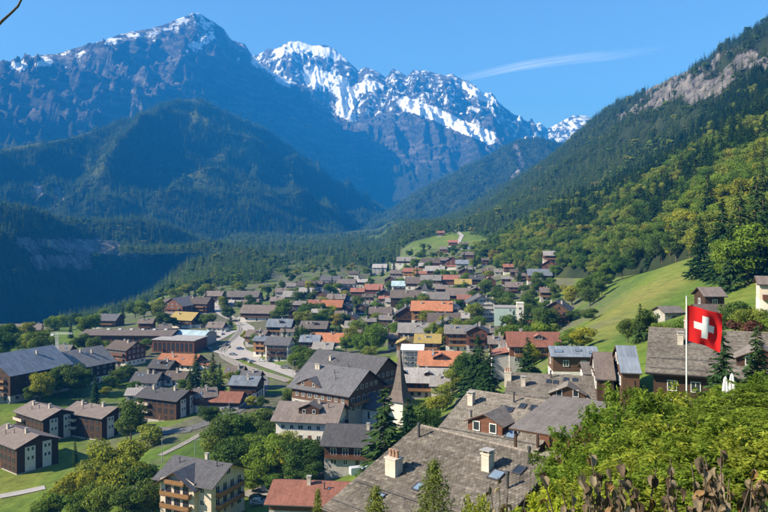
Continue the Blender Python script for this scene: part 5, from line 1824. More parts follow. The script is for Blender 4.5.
def trunk_mesh(name, r0, h, limbs, seed):
    r = random.Random(seed)
    b = MB()
    b.tube((0, 0, -0.06), (0, 0, h * 0.5), r0, r0 * 0.7, 7, 0, False)
    b.tube((0, 0, h * 0.5), (r.uniform(-0.01, 0.01), r.uniform(-0.01, 0.01), h), r0 * 0.7, r0 * 0.25, 7, 0, False)
    for k in range(limbs):
        a = 6.28 * k / limbs + r.uniform(-0.3, 0.3)
        z0 = h * r.uniform(0.35, 0.7)
        b.tube((0, 0, z0), (math.cos(a) * 0.2, math.sin(a) * 0.2, z0 + r.uniform(0.15, 0.3)), r0 * 0.45, r0 * 0.15, 5, 0, False)
    return b.mesh(name, [MAT['bark']])


def leafmesh(name, vqt, mat):
    v, q, t_ = vqt
    return mesh_np(name, v, q, [mat], False, attrs={'tint': t_})


PROTO = {}
for k in range(3):
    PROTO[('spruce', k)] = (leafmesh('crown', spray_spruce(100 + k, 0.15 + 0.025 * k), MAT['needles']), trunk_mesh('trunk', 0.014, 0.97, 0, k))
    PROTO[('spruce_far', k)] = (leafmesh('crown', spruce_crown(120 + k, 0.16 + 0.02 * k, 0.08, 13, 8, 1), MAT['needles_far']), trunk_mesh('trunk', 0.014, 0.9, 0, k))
for k in range(4):
    for mname in ('leaves', 'leaves_yellow', 'leaves_bright', 'leaves_deep'):
        if k == 0:
            PROTO[(mname, 'n')] = 0
    v = broad_crown(200 + k, 1, 0.36 + 0.04 * (k % 3), 0.14, 22, 6200, 0.0225)
    for mname in ('leaves', 'leaves_yellow', 'leaves_bright', 'leaves_deep'):
        PROTO[(mname, k)] = (leafmesh('crown', v, MAT[mname]), None)
    tm = trunk_mesh('trunk', 0.022, 0.7, 6, k)
    for mname in ('leaves', 'leaves_yellow', 'leaves_bright', 'leaves_deep'):
        PROTO[(mname, k)] = (PROTO[(mname, k)][0], tm)
    PROTO[('leaves_far', k)] = (leafmesh('crown', broad_crown(230 + k, 1, 0.36, 0.10, 9, 330, 0.085), MAT['leaves' if k < 2 else 'leaves_deep']), None)
PROTO[('purple', 0)] = (leafmesh('crown', broad_crown(260, 1, 0.5, 0.05, 12, 2600, 0.03), MAT['purple_leaves']), trunk_mesh('trunk', 0.02, 0.6, 6, 9))
for k in range(3):
    PROTO[('shrub', k)] = (leafmesh('crown', broad_crown(240 + k, 1, 0.6, 0.0, 12, 1500, 0.05, 0.8), MAT['leaves']), trunk_mesh('trunk', 0.02, 0.5, 5, k))
TREEWORD = {'spruce': 'dark spruce', 'leaves': 'green leafy tree', 'leaves_yellow': 'yellow-green leafy tree', 'leaves_bright': 'bright green leafy tree', 'leaves_deep': 'deep green leafy tree', 'shrub': 'rounded green shrub', 'purple': 'purplish shrub'}
NTREE = {}


PENDING = []


def tree(kind, x, y, z, H, wid=1.0, desc=None, group=None, label=None, rot=None):
    for (hx, hy, hr, hl_, hw_) in RECT:       # nothing grows through a house
        dx_, dy_ = x - hx, y - hy
        if abs(dx_ * math.cos(hr) + dy_ * math.sin(hr)) < hl_ and abs(-dx_ * math.sin(hr) + dy_ * math.cos(hr)) < hw_:
            if label is None:
                return None
    if kind.startswith('leaves') and label is None:
        PENDING.append((H / y, kind, x, y, z, H, wid, group))
        FOOT.append((x, y, H * wid * 0.26))
        return
    return make_tree(kind, x, y, z, H, wid, desc, group, label, rot)


def make_tree(kind, x, y, z, H, wid=1.0, desc=None, group=None, label=None, rot=None):
    ks = [k for (a, k) in PROTO if a == kind and k != 'n']
    k = ks[NTREE.get(kind, 0) % len(ks)]
    NTREE[kind] = NTREE.get(kind, 0) + 1
    cm, tm = PROTO[(kind, k)]
    nm = 'spruce_tree' if kind == 'spruce' else ('shrub' if kind in ('shrub', 'purple') else 'broadleaf_tree')
    o = empty(nm, (x, y, z - 0.1), rot if rot is not None else random.uniform(0, 6.28))
    o.scale = (H * wid, H * wid, H)
    link(bpy.data.objects.new('crown', cm), o)
    if tm:
        link(bpy.data.objects.new('trunk', tm), o)
    o['category'] = 'shrub' if nm == 'shrub' else 'tree'
    o['group'] = group or ('spruces among the houses' if kind == 'spruce' else 'leafy trees among the houses')
    px, py = to_px(x, y, z + H * 0.6)
    if label:
        o['label'] = label
    else:
        TODO.append((o, desc or TREEWORD[kind], px, py))
    FOOT.append((x, y, H * wid * (0.12 if kind == 'spruce' else 0.26)))
    return o


def tree_at(kind, px, ptop, H, wid=1.0, **kw):
    """tree whose tip shows at (px, ptop) and that stands H metres tall on the ground"""
    Y = kw.pop('Y', None)
    if Y:
        x = (px - CX) / F * Y
        z = gz(x, Y)
        H = max(2.0, (HY - ptop) / F * Y - z)
    else:
        x, Y, z = drop(px, ptop, H, kw.pop('y0', 150))
    kw.pop('y0', None)
    return tree(kind, x, Y, z, H, wid, **kw)


# trees one can pick out
tree_at('spruce', 385, 386, 18, 1.95, Y=150, label='tall spruce in front of the church, beside the grey slate house')
tree_at('spruce', 408, 396, 12, 1.6, Y=162, label='slimmer spruce just right of the tall one before the church')
tree_at('leaves_deep', 420, 404, 8, 1.0, Y=172)
for (px, pt, H, w, k) in ((375, 322, 17, 0.95, 'leaves_bright'), (360, 333, 12, 1.1, 'leaves_bright'), (389, 330, 10, 1.0, 'leaves_bright'), (478, 334, 19, 1.25, 'spruce'), (490, 347, 16, 1.1, 'spruce'), (511, 324, 15, 1.0, 'spruce'), (466, 352, 11, 1.1, 'leaves'),
                          (484, 358, 14, 1.2, 'spruce'), (528, 336, 13, 1.1, 'spruce'), (531, 343, 7, 1.0, 'leaves_yellow'), (453, 368, 9, 1.2, 'leaves'), (443, 384, 9, 1.2, 'leaves'), (434, 395, 9, 1.2, 'leaves_yellow'), (425, 408, 8, 1.2, 'leaves'),
                          (460, 360, 10, 1.1, 'leaves'), (474, 366, 9, 1.1, 'leaves_deep')):
    tree_at(k, px, pt, H, w * (1.4 if k == 'spruce' else 1))
# lower-left groups
for (px, pt, H, w, k) in ((110, 441, 13, 1.25, 'leaves_yellow'), (130, 438, 13, 1.2, 'leaves_yellow'), (95, 456, 11, 1.2, 'leaves'), (122, 458, 12, 1.25, 'leaves_yellow'), (140, 462, 11, 1.2, 'leaves_deep'), (75, 470, 10, 1.2, 'leaves_yellow'), (105, 482, 9, 1.25, 'leaves'), (60, 484, 8, 1.2, 'leaves_yellow'),
                          (130, 486, 9, 1.3, 'leaves_deep'), (82, 490, 8, 1.3, 'leaves'), (50, 492, 8, 1.3, 'leaves'), (152, 478, 9, 1.0, 'leaves_deep'),
                          (131, 398, 15, 0.95, 'leaves_deep'), (127, 412, 10, 1.0, 'leaves_deep'), (148, 424, 7, 1.2, 'shrub'), (75, 437, 9, 0.8, 'spruce'),
                          (40, 372, 13, 1.15, 'leaves_yellow'), (58, 366, 13, 1.1, 'leaves'), (70, 363, 14, 1.1, 'leaves_deep'), (80, 366, 13, 1.1, 'leaves_deep'), (92, 352, 14, 0.7, 'leaves'), (95, 374, 13, 1.1, 'spruce'), (32, 385, 8, 1.2, 'leaves_deep'), (118, 368, 8, 1.3, 'leaves_deep'), (128, 364, 8, 1.3, 'leaves_deep'), (112, 374, 6, 1.4, 'shrub'), (106, 386, 5, 1.4, 'leaves_yellow'), (134, 382, 5, 1.5, 'shrub'),
                          (196, 352, 17, 1.3, 'spruce'), (205, 360, 16, 1.1, 'spruce'), (213, 352, 18, 1.2, 'spruce'), (220, 362, 14, 1.1, 'spruce'), (190, 365, 12, 1.2, 'spruce'), (229, 371, 6, 1.1, 'leaves_yellow'), (238, 370, 6, 1.0, 'leaves'),
                          (210, 404, 8, 1.1, 'leaves_deep'), (168, 372, 6, 1.2, 'leaves_bright'), (183, 378, 6, 1.2, 'leaves'), (252, 395, 5, 1.3, 'leaves_yellow'), (262, 396, 5, 1.2, 'leaves_deep'),
                          (146, 338, 9, 1.1, 'leaves'), (138, 346, 6, 1.2, 'leaves_bright'), (163, 311, 13, 1.1, 'leaves_deep'), (172, 316, 9, 1.2, 'leaves_deep'), (106, 340, 8, 1.1, 'leaves_bright'), (94, 336, 10, 1.1, 'leaves_deep'), (85, 333, 10, 1.1, 'leaves_deep'), (77, 336, 9, 1.1, 'leaves_deep')):
    tree_at(k, px, pt, H, w)
for (px, pt, H, w, k) in ((222, 415, 12, 1.25, 'leaves_deep'), (240, 410, 13, 1.25, 'leaves'), (258, 408, 13, 1.2, 'leaves_deep'), (272, 418, 12, 1.15, 'leaves_deep'), (250, 432, 11, 1.25, 'leaves'), (232, 437, 11, 1.25, 'leaves_deep'), (268, 434, 13, 1.15, 'leaves_bright'), (290, 430, 12, 1.1, 'leaves'), (283, 445, 10, 1.1, 'leaves_yellow'),
                          (303, 434, 12, 1.05, 'leaves_deep'), (316, 440, 10, 1.1, 'leaves_deep'), (262, 455, 9, 1.2, 'leaves_bright'), (298, 452, 9, 1.2, 'leaves_deep'), (215, 430, 8, 1.3, 'leaves'), (326, 448, 8, 1.1, 'leaves_deep'), (253, 470, 6, 1.4, 'leaves_bright'), (312, 462, 6, 1.3, 'leaves_deep'), (275, 472, 6, 1.2, 'leaves')):
    tree_at(k, px, pt, H, w)
# gardens round the street
for (px, pt, H, w, k) in ((285, 297, 16, 1.1, 'leaves'), (302, 310, 14, 1.1, 'leaves'), (295, 318, 11, 0.8, 'leaves_yellow'), (345, 290, 11, 1.1, 'leaves_yellow'), (358, 295, 13, 1.1, 'leaves_deep'), (329, 310, 10, 1.1, 'leaves_deep'), (340, 318, 12, 0.9, 'spruce'), (300, 345, 9, 1.2, 'leaves'), (312, 348, 10, 1.2, 'leaves_deep'), (322, 350, 9, 1.2, 'leaves'),
                          (329, 356, 8, 1.1, 'leaves_yellow'), (306, 358, 8, 1.3, 'leaves_deep'), (295, 352, 8, 1.2, 'leaves_bright'), (246, 330, 8, 1.1, 'leaves_yellow'), (222, 296, 10, 1.2, 'leaves_yellow'), (203, 314, 9, 1.1, 'leaves_deep'), (268, 287, 12, 1.0, 'spruce'), (262, 288, 11, 1.0, 'spruce'), (274, 289, 11, 1.0, 'spruce'),
                          (352, 326, 12, 1.1, 'leaves'), (346, 336, 9, 1.1, 'leaves_bright'), (369, 345, 8, 1.2, 'leaves'), (296, 376, 7, 1.1, 'leaves_yellow'), (305, 384, 9, 1.0, 'leaves'), (290, 388, 8, 1.0, 'leaves_deep'), (405, 258, 16, 1.0, 'spruce'), (388, 258, 17, 1.0, 'spruce'), (394, 259, 16, 1.0, 'spruce'), (374, 258, 14, 1.0, 'spruce'),
                          (497, 285, 14, 1.1, 'leaves_deep'), (508, 292, 11, 1.1, 'leaves'), (485, 280, 12, 1.1, 'leaves_deep'), (476, 284, 10, 1.1, 'leaves_bright'), (475, 252, 18, 1.0, 'spruce'), (528, 295, 12, 1.1, 'leaves_deep'), (520, 300, 11, 1.0, 'leaves'), (545, 300, 10, 1.1, 'leaves_deep'), (523, 252, 19, 1.1, 'spruce'), (467, 265, 14, 1.0, 'spruce'),
                          (572, 328, 6, 1.6, 'leaves'), (584, 326, 6, 1.5, 'leaves_yellow'), (574, 310, 5, 1.9, 'leaves_deep'), (590, 308, 5, 1.9, 'leaves_deep'), 
                          (628, 317, 6, 1.1, 'leaves_deep'), (640, 302, 9, 1.2, 'spruce'), (647, 308, 7, 1.1, 'leaves_deep'), (636, 318, 5, 1.3, 'leaves_deep'), (660, 322, 4, 1.5, 'leaves')):
    tree_at(k, px, pt, H, w)
# big trees on the right edge of the meadow
for (px, pt, H, w, k) in ((708, 172, 30, 1.2, 'spruce'), (722, 196, 27, 1.1, 'spruce'), (740, 180, 30, 1.15, 'spruce'), (756, 172, 30, 1.2, 'spruce'), (700, 215, 22, 1.2, 'spruce'), (731, 215, 22, 1.1, 'spruce'), (764, 205, 24, 1.2, 'spruce'), (748, 225, 18, 1.1, 'leaves_bright'), (733, 238, 14, 1.1, 'leaves_bright'),
                          (690, 218, 18, 1.2, 'leaves_deep'), (676, 228, 16, 1.2, 'leaves_deep'), (662, 232, 16, 1.2, 'leaves_deep'), (648, 240, 15, 1.2, 'spruce'), (634, 246, 14, 1.2, 'leaves_deep'), (622, 255, 14, 1.2, 'leaves'), (608, 262, 13, 1.2, 'leaves_bright'), (596, 270, 13, 1.2, 'leaves'), (584, 278, 12, 1.2, 'leaves_bright'), (572, 284, 12, 1.2, 'leaves_yellow'), (602, 275, 11, 1.2, 'leaves_deep'), (590, 286, 10, 1.2, 'leaves_deep')):
    tree_at(k, px, pt, H, w, y0=215)
for (px, pt, Y, w, k) in ((722, 318, 78, 1.35, 'spruce'), (757, 322, 80, 1.35, 'spruce')):
    tree_at(k, px, pt, 9, w, Y=Y)
for (px, pt, Y, w, k) in ((735, 300, 128, 1.3, 'leaves_deep'), (752, 306, 120, 1.3, 'leaves'), (744, 316, 110, 1.3, 'purple'), (768, 318, 112, 1.3, 'leaves_bright'), (683, 318, 130, 1.2, 'leaves')):
    tree_at(k, px, pt, 6, w, Y=Y)

# edge of the plateau on the left: a belt of single trees
rr = random.Random(5)
for k in range(46):
    u = k / 45
    px = -4 + 215 * u + rr.uniform(-4, 4)
    py = np.interp(px, [-10, 30, 60, 100, 125, 150, 180, 215], [322, 324, 314, 303, 297, 291, 284, 284]) + rr.uniform(-5, 9)
    kind = rr.choice(['leaves', 'leaves', 'leaves_bright', 'leaves_deep', 'leaves_yellow', 'spruce'])
    tree_at(kind, px, py, rr.uniform(10, 17), 1.15, desc=TREEWORD[kind] + ' in the belt along the plateau edge' if False else None)

# trees and shrubs scattered between the houses
FT = np.array(FOOT)
RD_ = np.array(ROADS)


def free(x, y, pad):
    if (np.hypot(FT[:, 0] - x, FT[:, 1] - y) < FT[:, 2] + pad).any():
        return False
    return not (np.hypot(RD_[:, 0] - x, RD_[:, 1] - y) < RD_[:, 2] + pad * 0.5).any()


cnt = 0
tries = 0
while cnt < 300 and tries < 12000:
    tries += 1
    px, py = rr.uniform(205, 560), rr.uniform(246, 352)
    if py < 262 and px < 400:
        continue
    x, Y, z = drop(px, py, 0, 150)
    if Y > 1250 or not free(x, Y, 1.2):
        continue
    kind = rr.choices(['leaves', 'leaves_deep', 'leaves_bright', 'leaves_yellow', 'spruce', 'shrub'], [5, 5, 3, 1.2, 3, 4])[0]
    H = rr.uniform(7, 13) if kind != 'shrub' else rr.uniform(3, 5)
    if kind == 'spruce':
        H = rr.uniform(10, 18)
    tree(kind, x, Y, z, H, rr.uniform(1.0, 1.3))
    FT = np.vstack([FT, [[x, Y, H * 0.22]]])
    cnt += 1

# ------------------------------------------------------------------ forests too dense to count: instanced trees on each slope
def proto_collection(name, keys):
    c = bpy.data.collections.new(name)
    for i, k in enumerate(keys):
        cm, tm = PROTO[k]
        o = bpy.data.objects.new(f'{name}_{i:02d}', cm)
        c.objects.link(o)
    return c


def gn_forest(name, pts, H, wid, kinds, coll, label, cat='forest'):
    n = len(pts)
    me = bpy.data.meshes.new(name)
    me.vertices.add(n)
    me.vertices.foreach_set('co', np.asarray(pts, np.float32).ravel())
    s = np.stack([H * wid, H * wid, H], 1).astype(np.float32)
    me.attributes.new('scl', 'FLOAT_VECTOR', 'POINT').data.foreach_set('vector', s.ravel())
    ro = np.stack([rng.normal(0, 0.03, n), rng.normal(0, 0.03, n), rng.uniform(0, 6.28, n)], 1).astype(np.float32)
    me.attributes.new('rot', 'FLOAT_VECTOR', 'POINT').data.foreach_set('vector', ro.ravel())
    me.attributes.new('pick', 'INT', 'POINT').data.foreach_set('value', np.asarray(kinds, np.int32))
    ob = link(bpy.data.objects.new(name, me))
    ng = bpy.data.node_groups.new(name, 'GeometryNodeTree')
    ng.interface.new_socket('Geometry', in_out='INPUT', socket_type='NodeSocketGeometry')
    ng.interface.new_socket('Geometry', in_out='OUTPUT', socket_type='NodeSocketGeometry')
    gi, go = ng.nodes.new('NodeGroupInput'), ng.nodes.new('NodeGroupOutput')
    ip = ng.nodes.new('GeometryNodeInstanceOnPoints')
    ci = ng.nodes.new('GeometryNodeCollectionInfo')
    ci.inputs['Collection'].default_value = coll
    ci.inputs['Separate Children'].default_value = True
    ci.inputs['Reset Children'].default_value = True

    def na(nm, typ):
        q = ng.nodes.new('GeometryNodeInputNamedAttribute')
        q.data_type = typ
        q.inputs['Name'].default_value = nm
        return q.outputs['Attribute']
    L_ = ng.links.new
    L_(gi.outputs[0], ip.inputs['Points'])
    L_(ci.outputs[0], ip.inputs['Instance'])
    ip.inputs['Pick Instance'].default_value = True
    L_(na('pick', 'INT'), ip.inputs['Instance Index'])
    e2r = ng.nodes.new('FunctionNodeEulerToRotation')
    L_(na('rot', 'FLOAT_VECTOR'), e2r.inputs[0])
    L_(e2r.outputs[0], ip.inputs['Rotation'])
    L_(na('scl', 'FLOAT_VECTOR'), ip.inputs['Scale'])
    L_(ip.outputs[0], go.inputs[0])
    ob.modifiers.new('scatter', 'NODES').node_group = ng
    ob['kind'] = 'stuff'
    ob['label'] = label
    ob['category'] = cat
    return ob


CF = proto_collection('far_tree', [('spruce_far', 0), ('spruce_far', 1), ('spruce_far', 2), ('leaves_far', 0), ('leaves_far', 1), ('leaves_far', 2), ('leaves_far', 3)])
CM = proto_collection('mid_tree', [('spruce', 0), ('spruce', 1), ('spruce', 2), ('leaves', 0), ('leaves', 1), ('leaves', 2), ('leaves', 3)])


def scatter(sl, n, px0, px1, t0, t1, r):
    """points spread evenly over the slope's real surface"""
    s_ = (r.uniform(px0, px1, n * 6) - CX) / F
    t_ = r.uniform(t0, t1, n * 6)
    X, Y, Z = sl.point(s_, t_)
    Y2 = sl.point(s_, t_ + 0.01)[1]
    wgt = Y * np.maximum(Y2 - Y, 1e-6)
    keep = r.uniform(0, 1, len(wgt)) < wgt / np.quantile(wgt, 0.97)
    k = np.nonzero(keep)[0][:n]
    return X[k], Y[k], Z[k], t_[k], s_[k] * F + CX


def forest_on(sl, name, label, n, rngs, attrs, p_leaf, seed, coll, hs=(15, 24), hl=(9, 15), extra=None):
    r = np.random.default_rng(seed)
    X, Y, Z, T, PX = scatter(sl, n, *rngs, r)
    a = attrs(X, Y, Z, T, PX)
    ok = ((a['rock'] + r.normal(0, 0.12, len(X)) < 0.5) | (r.uniform(0, 1, len(X)) < 0.12)) & (a['meadow'] + r.normal(0, 0.1, len(X)) < 0.4)
    if extra is not None:
        ok &= extra(X, Y, Z, T, PX, r)
    pl = p_leaf(X, Y, T, PX)
    leaf = r.uniform(0, 1, len(X)) < pl
    H = np.where(leaf, r.uniform(*hl, len(X)), r.uniform(*hs, len(X)))
    wid = np.where(leaf, r.uniform(1.0, 1.35, len(X)), r.uniform(0.95, 1.35, len(X)))
    kind = np.where(leaf, r.integers(3, 7, len(X)), r.integers(0, 3, len(X)))
    P = np.stack([X, Y, Z - 0.8], 1)
    return P[ok], H[ok], wid[ok], kind[ok]


def split_forest(name, label, P, H, W_, K, coll):
    gn_forest(name, P, H, W_, K, coll, label)


def right_leaf(X, Y, T, PX):
    return np.clip(1.32 - 2.35 * T + (fbm(X / 60, Y / 60, 55, 3) - 0.5) * 1.8 + (PX > 600) * 0.12, 0.04, 0.93)


def not_on_houses(X, Y, Z, T, PX, r):
    ok = np.ones(len(X), bool)
    near = Y < 1300
    fx = FT[FT[:, 1] > 200]
    for i in np.nonzero(near)[0]:
        if (np.hypot(fx[:, 0] - X[i], fx[:, 1] - Y[i]) < fx[:, 2] + 2).any():
            ok[i] = False
    return ok


P, H, W_, K = forest_on(RIGHT, 'f', '', 30000, (400, 900, 0.015, 1.05), at_right, right_leaf, 1, None, (13, 22), (9, 16), not_on_houses)
nearm = P[:, 1] < 900
# the largest of them stand as single trees
order = np.argsort(P[:, 1])
inview = np.array([i for i in order if 384 + F * P[i, 0] / P[i, 1] < 772])[:110]
single = np.zeros(len(P), bool)
single[inview] = True
for i in inview:
    kd = 'spruce' if K[i] < 3 else ('leaves', 'leaves_bright', 'leaves_yellow', 'leaves')[K[i] - 3]
    tree(kd, P[i, 0], P[i, 1], P[i, 2], H[i], W_[i], group='trees on the lower mountainside')
# the 285 leafy trees that show largest are objects of their own, the rest one mass of garden trees
PENDING.sort(key=lambda q: -q[0])
for (_, kd, x, y, z, h, w, g) in PENDING[:285]:
    make_tree(kd, x, y, z, h, w, None, g)
rest = PENDING[285:]
CG = proto_collection('garden_tree', [(c_, k_) for c_ in ('leaves', 'leaves_yellow', 'leaves_bright', 'leaves_deep') for k_ in (0, 1)])
if rest:
    idx = {'leaves': 0, 'leaves_yellow': 2, 'leaves_bright': 4, 'leaves_deep': 6}
    gn_forest('garden_trees', np.array([(q[2], q[3], q[4] - 0.1) for q in rest]), np.array([q[5] for q in rest]), np.array([q[6] for q in rest]), np.array([idx[q[1]] + i % 2 for i, q in enumerate(rest)]), CG,
              'small leafy trees far back among the houses', 'trees')
m = nearm & ~single
split_forest('mountainside_wood', 'mixed wood on the lower mountainside', P[m], H[m], W_[m], K[m], CM)
m = ~nearm & ~single
split_forest('upper_forest', 'forest covering the upper mountainside on the right', P[m], H[m], W_[m], K[m], CF)

P, H, W_, K = forest_on(CLIFF, 'f', '', 12000, (-150, 360, 0.02, 1.35), at_cliff, lambda X, Y, T, PX: np.clip(0.05 + (T > 0.9) * 0.15 + (fbm(X / 80, Y / 80, 5, 3) - 0.5), 0, 0.5), 2, None, (17, 30), (11, 17))
split_forest('cliff_forest', 'dark forest on the shaded cliff hill', P, H, W_, K, CF)
P, H, W_, K = forest_on(FHILL, 'f', '', 30000, (-120, 430, 0.03, 1.06), at_fhill, lambda X, Y, T, PX: np.clip(0.02 + (fbm(X / 150, Y / 150, 6, 3) - 0.5) * 0.5, 0, 0.25), 3, None, (20, 34), (13, 20))
split_forest('hill_forest', 'forest on the conical hill below the rocky peak', P, H, W_, K, CF)
P, H, W_, K = forest_on(SPUR, 'f', '', 13000, (345, 640, 0.03, 1.06), at_spur, lambda X, Y, T, PX: np.full(len(X), 0.08), 4, None, (18, 30), (12, 18))
split_forest('spur_forest', 'forest on the wooded spur below the glacier', P, H, W_, K, CF)
P, H, W_, K = forest_on(KNOLL, 'f', '', 4200, (60, 400, 0.05, 1.2), at_knoll, lambda X, Y, T, PX: np.clip(0.08 + (fbm(X / 60, Y / 60, 8, 3) - 0.5) * 1.2, 0, 0.8), 6, None, (13, 22), (9, 14))
split_forest('knoll_forest', 'wood on the low knoll beyond the village', P, H, W_, K, CF)
# woods on the valley floor beyond the village
r = np.random.default_rng(11)
Yv = np.exp(r.uniform(np.log(880), np.log(2700), 16000))
pxv = r.uniform(120, 480, 16000)
Xv = (pxv - CX) / F * Yv
Zv = terrain(Xv, Yv)
fld = fbm(Xv / 130, Yv / 260, 19, 3)
ok = (fld > 0.36) & (r.uniform(0, 1, 16000) < np.clip(Yv / 1800, 0, 1)) & ~((pxv > 270) & (Yv < 1120)) & ~((pxv > 400) & (Yv < 1250)) & ((pxv < 300) | (Yv > 1000))
fx = FT[FT[:, 1] > 500]
for i in np.nonzero(ok & (Yv < 1300))[0]:
    if (np.hypot(fx[:, 0] - Xv[i], fx[:, 1] - Yv[i]) < fx[:, 2] + 3).any():
        ok[i] = False
leaf = r.uniform(0, 1, 16000) < 0.12
H = np.where(leaf, r.uniform(9, 14, 16000), r.uniform(13, 22, 16000))
K = np.where(leaf, r.integers(3, 7, 16000), r.integers(0, 3, 16000))
split_forest('valley_wood', 'patchy woods on the valley floor beyond the village', np.stack([Xv, Yv, Zv - 0.5], 1)[ok], H[ok], np.full(ok.sum(), 1.15), K[ok], CF)

# ------------------------------------------------------------------ foreground: hedge shrubs on the bank
def wispy_shrub(seed, nq=8000, size=0.027, mat='hedge_leaves'):
    """unit-height shrub: feathery upright sprays over many small boughs"""
    r = np.random.default_rng(seed)
    C, N, T = [], [], []
    for k in range(70):
        d = sphere_dirs(1, r)[0]
        d[2] = abs(d[2]) * 0.9 - 0.12
        q = r.uniform(0.35, 1.0)
        p0 = np.array([d[0] * 0.5 * q, d[1] * 0.5 * q, 0.32 + d[2] * 0.5 * q])
        up = np.array([d[0] * 0.5, d[1] * 0.5, 0.9]) + r.normal(0, 0.25, 3)
        up /= np.linalg.norm(up)
        m = nq // 70
        u = r.uniform(0, 1, m)
        L = r.uniform(0.12, 0.26)
        w = 0.055 * (1 - u) + 0.012
        c = p0 + up * (u * L)[:, None] + r.normal(0, 1, (m, 3)) * w[:, None]
        C.append(c)
        N.append(r.normal(0, 1, (m, 3)) + np.array([0, 0, 0.5]) + d * 0.6)
        T.append(np.clip(r.uniform(0.15, 0.8) + 0.25 * (u - 0.5) + r.normal(0, 0.12, m), 0, 1))
    C, N, T = np.concatenate(C), np.concatenate(N), np.concatenate(T)
    return leafmesh('crown', leaf_quads(C, N, size * r.choice([0.45, 0.7, 1.0, 1.5], len(C), p=[0.3, 0.3, 0.28, 0.12]), 0.34, r, T), MAT[mat])


HS = [wispy_shrub(300 + k) for k in range(4)]
LS = [wispy_shrub(320, 2600, 0.036, 'lime_leaves')]
PS = [wispy_shrub(330, 4500, 0.022, 'purple_leaves')]
stem_me = trunk_mesh('trunk', 0.02, 0.75, 9, 3)
FH = []


def shrub(mesh, px, ptop, Y, wid, desc, H=None):
    x = (px - CX) / F * Y
    z = gz(x, Y)
    top = (HY - ptop) / F * Y
    H = max(1.2, top - z)
    o = empty('hedge_shrub', (x, Y, z - 0.15), random.uniform(0, 6.28))
    o.scale = (wid, wid, H / 0.9)
    link(bpy.data.objects.new('crown', mesh), o)
    link(bpy.data.objects.new('trunk', stem_me), o)
    o['category'] = 'shrub'
    o['group'] = 'shrubs of the hedge in the foreground'
    FH.append((o, desc, px, ptop))
    return o


k = 0
for (px, pt, Y, w) in ((598, 424, 26, 4.2), (616, 396, 31, 4.6), (638, 380, 36, 4.8), (666, 380, 40, 5.0), (692, 388, 40, 5.0), (716, 386, 42, 5.0), (742, 380, 42, 5.0), (768, 370, 42, 5.2), (790, 366, 40, 5.2),
                       (612, 448, 20, 3.6), (640, 424, 24, 4.0), (668, 412, 27, 4.2), (698, 410, 28, 4.2), (728, 406, 29, 4.4), (758, 400, 30, 4.4), (786, 396, 30, 4.4),
                       (592, 476, 15, 2.9), (622, 462, 16, 3.0), (652, 448, 18, 3.2), (684, 440, 19, 3.4), (716, 434, 20, 3.5), (748, 430, 20, 3.5), (778, 424, 20, 3.5),
                       (575, 494, 11.5, 2.3), (606, 486, 12, 2.4), (640, 476, 12.5, 2.5), (674, 468, 13, 2.6), (706, 462, 13.5, 2.7), (738, 458, 13.5, 2.7), (770, 452, 13.5, 2.7), (560, 506, 10, 1.8)):
    shrub(HS[k % 4], px, pt, Y, w, 'feathery light green hedge shrub')
    k += 1
for (px, pt, Y, w) in ((548, 476, 11, 1.2), (556, 492, 8.5, 1.1), (572, 500, 8, 1.0), (536, 500, 9.5, 1.0)):
    shrub(LS[0], px, pt, Y, w, 'lime-yellow leafy shrub')
shrub(PS[0], 586, 424, 30, 3.0, 'purplish-brown shrub beside the terrace shelter')
for (px, pt, Y, w) in ((478, 484, 20, 1.9), (498, 500, 16, 1.6)):
    shrub(HS[1], px, pt, Y, w, 'small pale green shrub before the nearest roof')

# young pines in front of the nearest roof
def pine(px, pt, Y, wid, lab):
    x = (px - CX) / F * Y
    z = gz(x, Y)
    H = (HY - pt) / F * Y - z
    o = empty('pine_tree', (x, Y, z - 0.1), 1.0)
    o.scale = (wid, wid, H)
    link(bpy.data.objects.new('crown', PINE), o)
    link(bpy.data.objects.new('trunk', PROTO[('spruce', 0)][1]), o)
    tag(o, lab, 'tree', 'young pines before the nearest roof')


r = np.random.default_rng(77)
C, N, T = [], [], []
for z_ in np.linspace(0.12, 0.96, 24):
    rad = 0.34 * (1 - z_) ** 0.95 + 0.015
    for a in np.arange(0, 6.28, 6.28 / max(5, int(11 * (1 - z_) + 4))) + r.uniform(0, 1):
        L = rad * r.uniform(0.7, 1.25)
        m = 26
        u = r.uniform(0.25, 1, m)
        tip = np.array([math.cos(a) * L, math.sin(a) * L, 0.45 * L])
        c = np.array([0, 0, z_]) + tip * u[:, None] + r.normal(0, 0.016, (m, 3))
        C.append(c)
        N.append(r.normal(0, 1, (m, 3)))
        T.append(np.clip(r.normal(0.5, 0.2) + 0.3 * (u - 0.5), 0, 1))
C, N, T = np.concatenate(C), np.concatenate(N), np.concatenate(T)
m_leaf('pine_needles', [(0, (0.12, 0.15, 0.045)), (1, (0.15, 0.17, 0.05))], 0.25, 0.5)
PINE = leafmesh('crown', leaf_quads(C, N, 0.020 * r.uniform(0.6, 1.3, len(C)), 0.2, r, T), MAT['pine_needles'])
pine(434, 458, 30, 5.4, 'young pine standing tallest in front of the nearest tiled roof')
pine(376, 484, 30, 5.0, 'young pine at the lower left of the nearest tiled roof')
pine(318, 488, 60, 5.0, 'dark young conifer in front of the low reddish-brown roof')

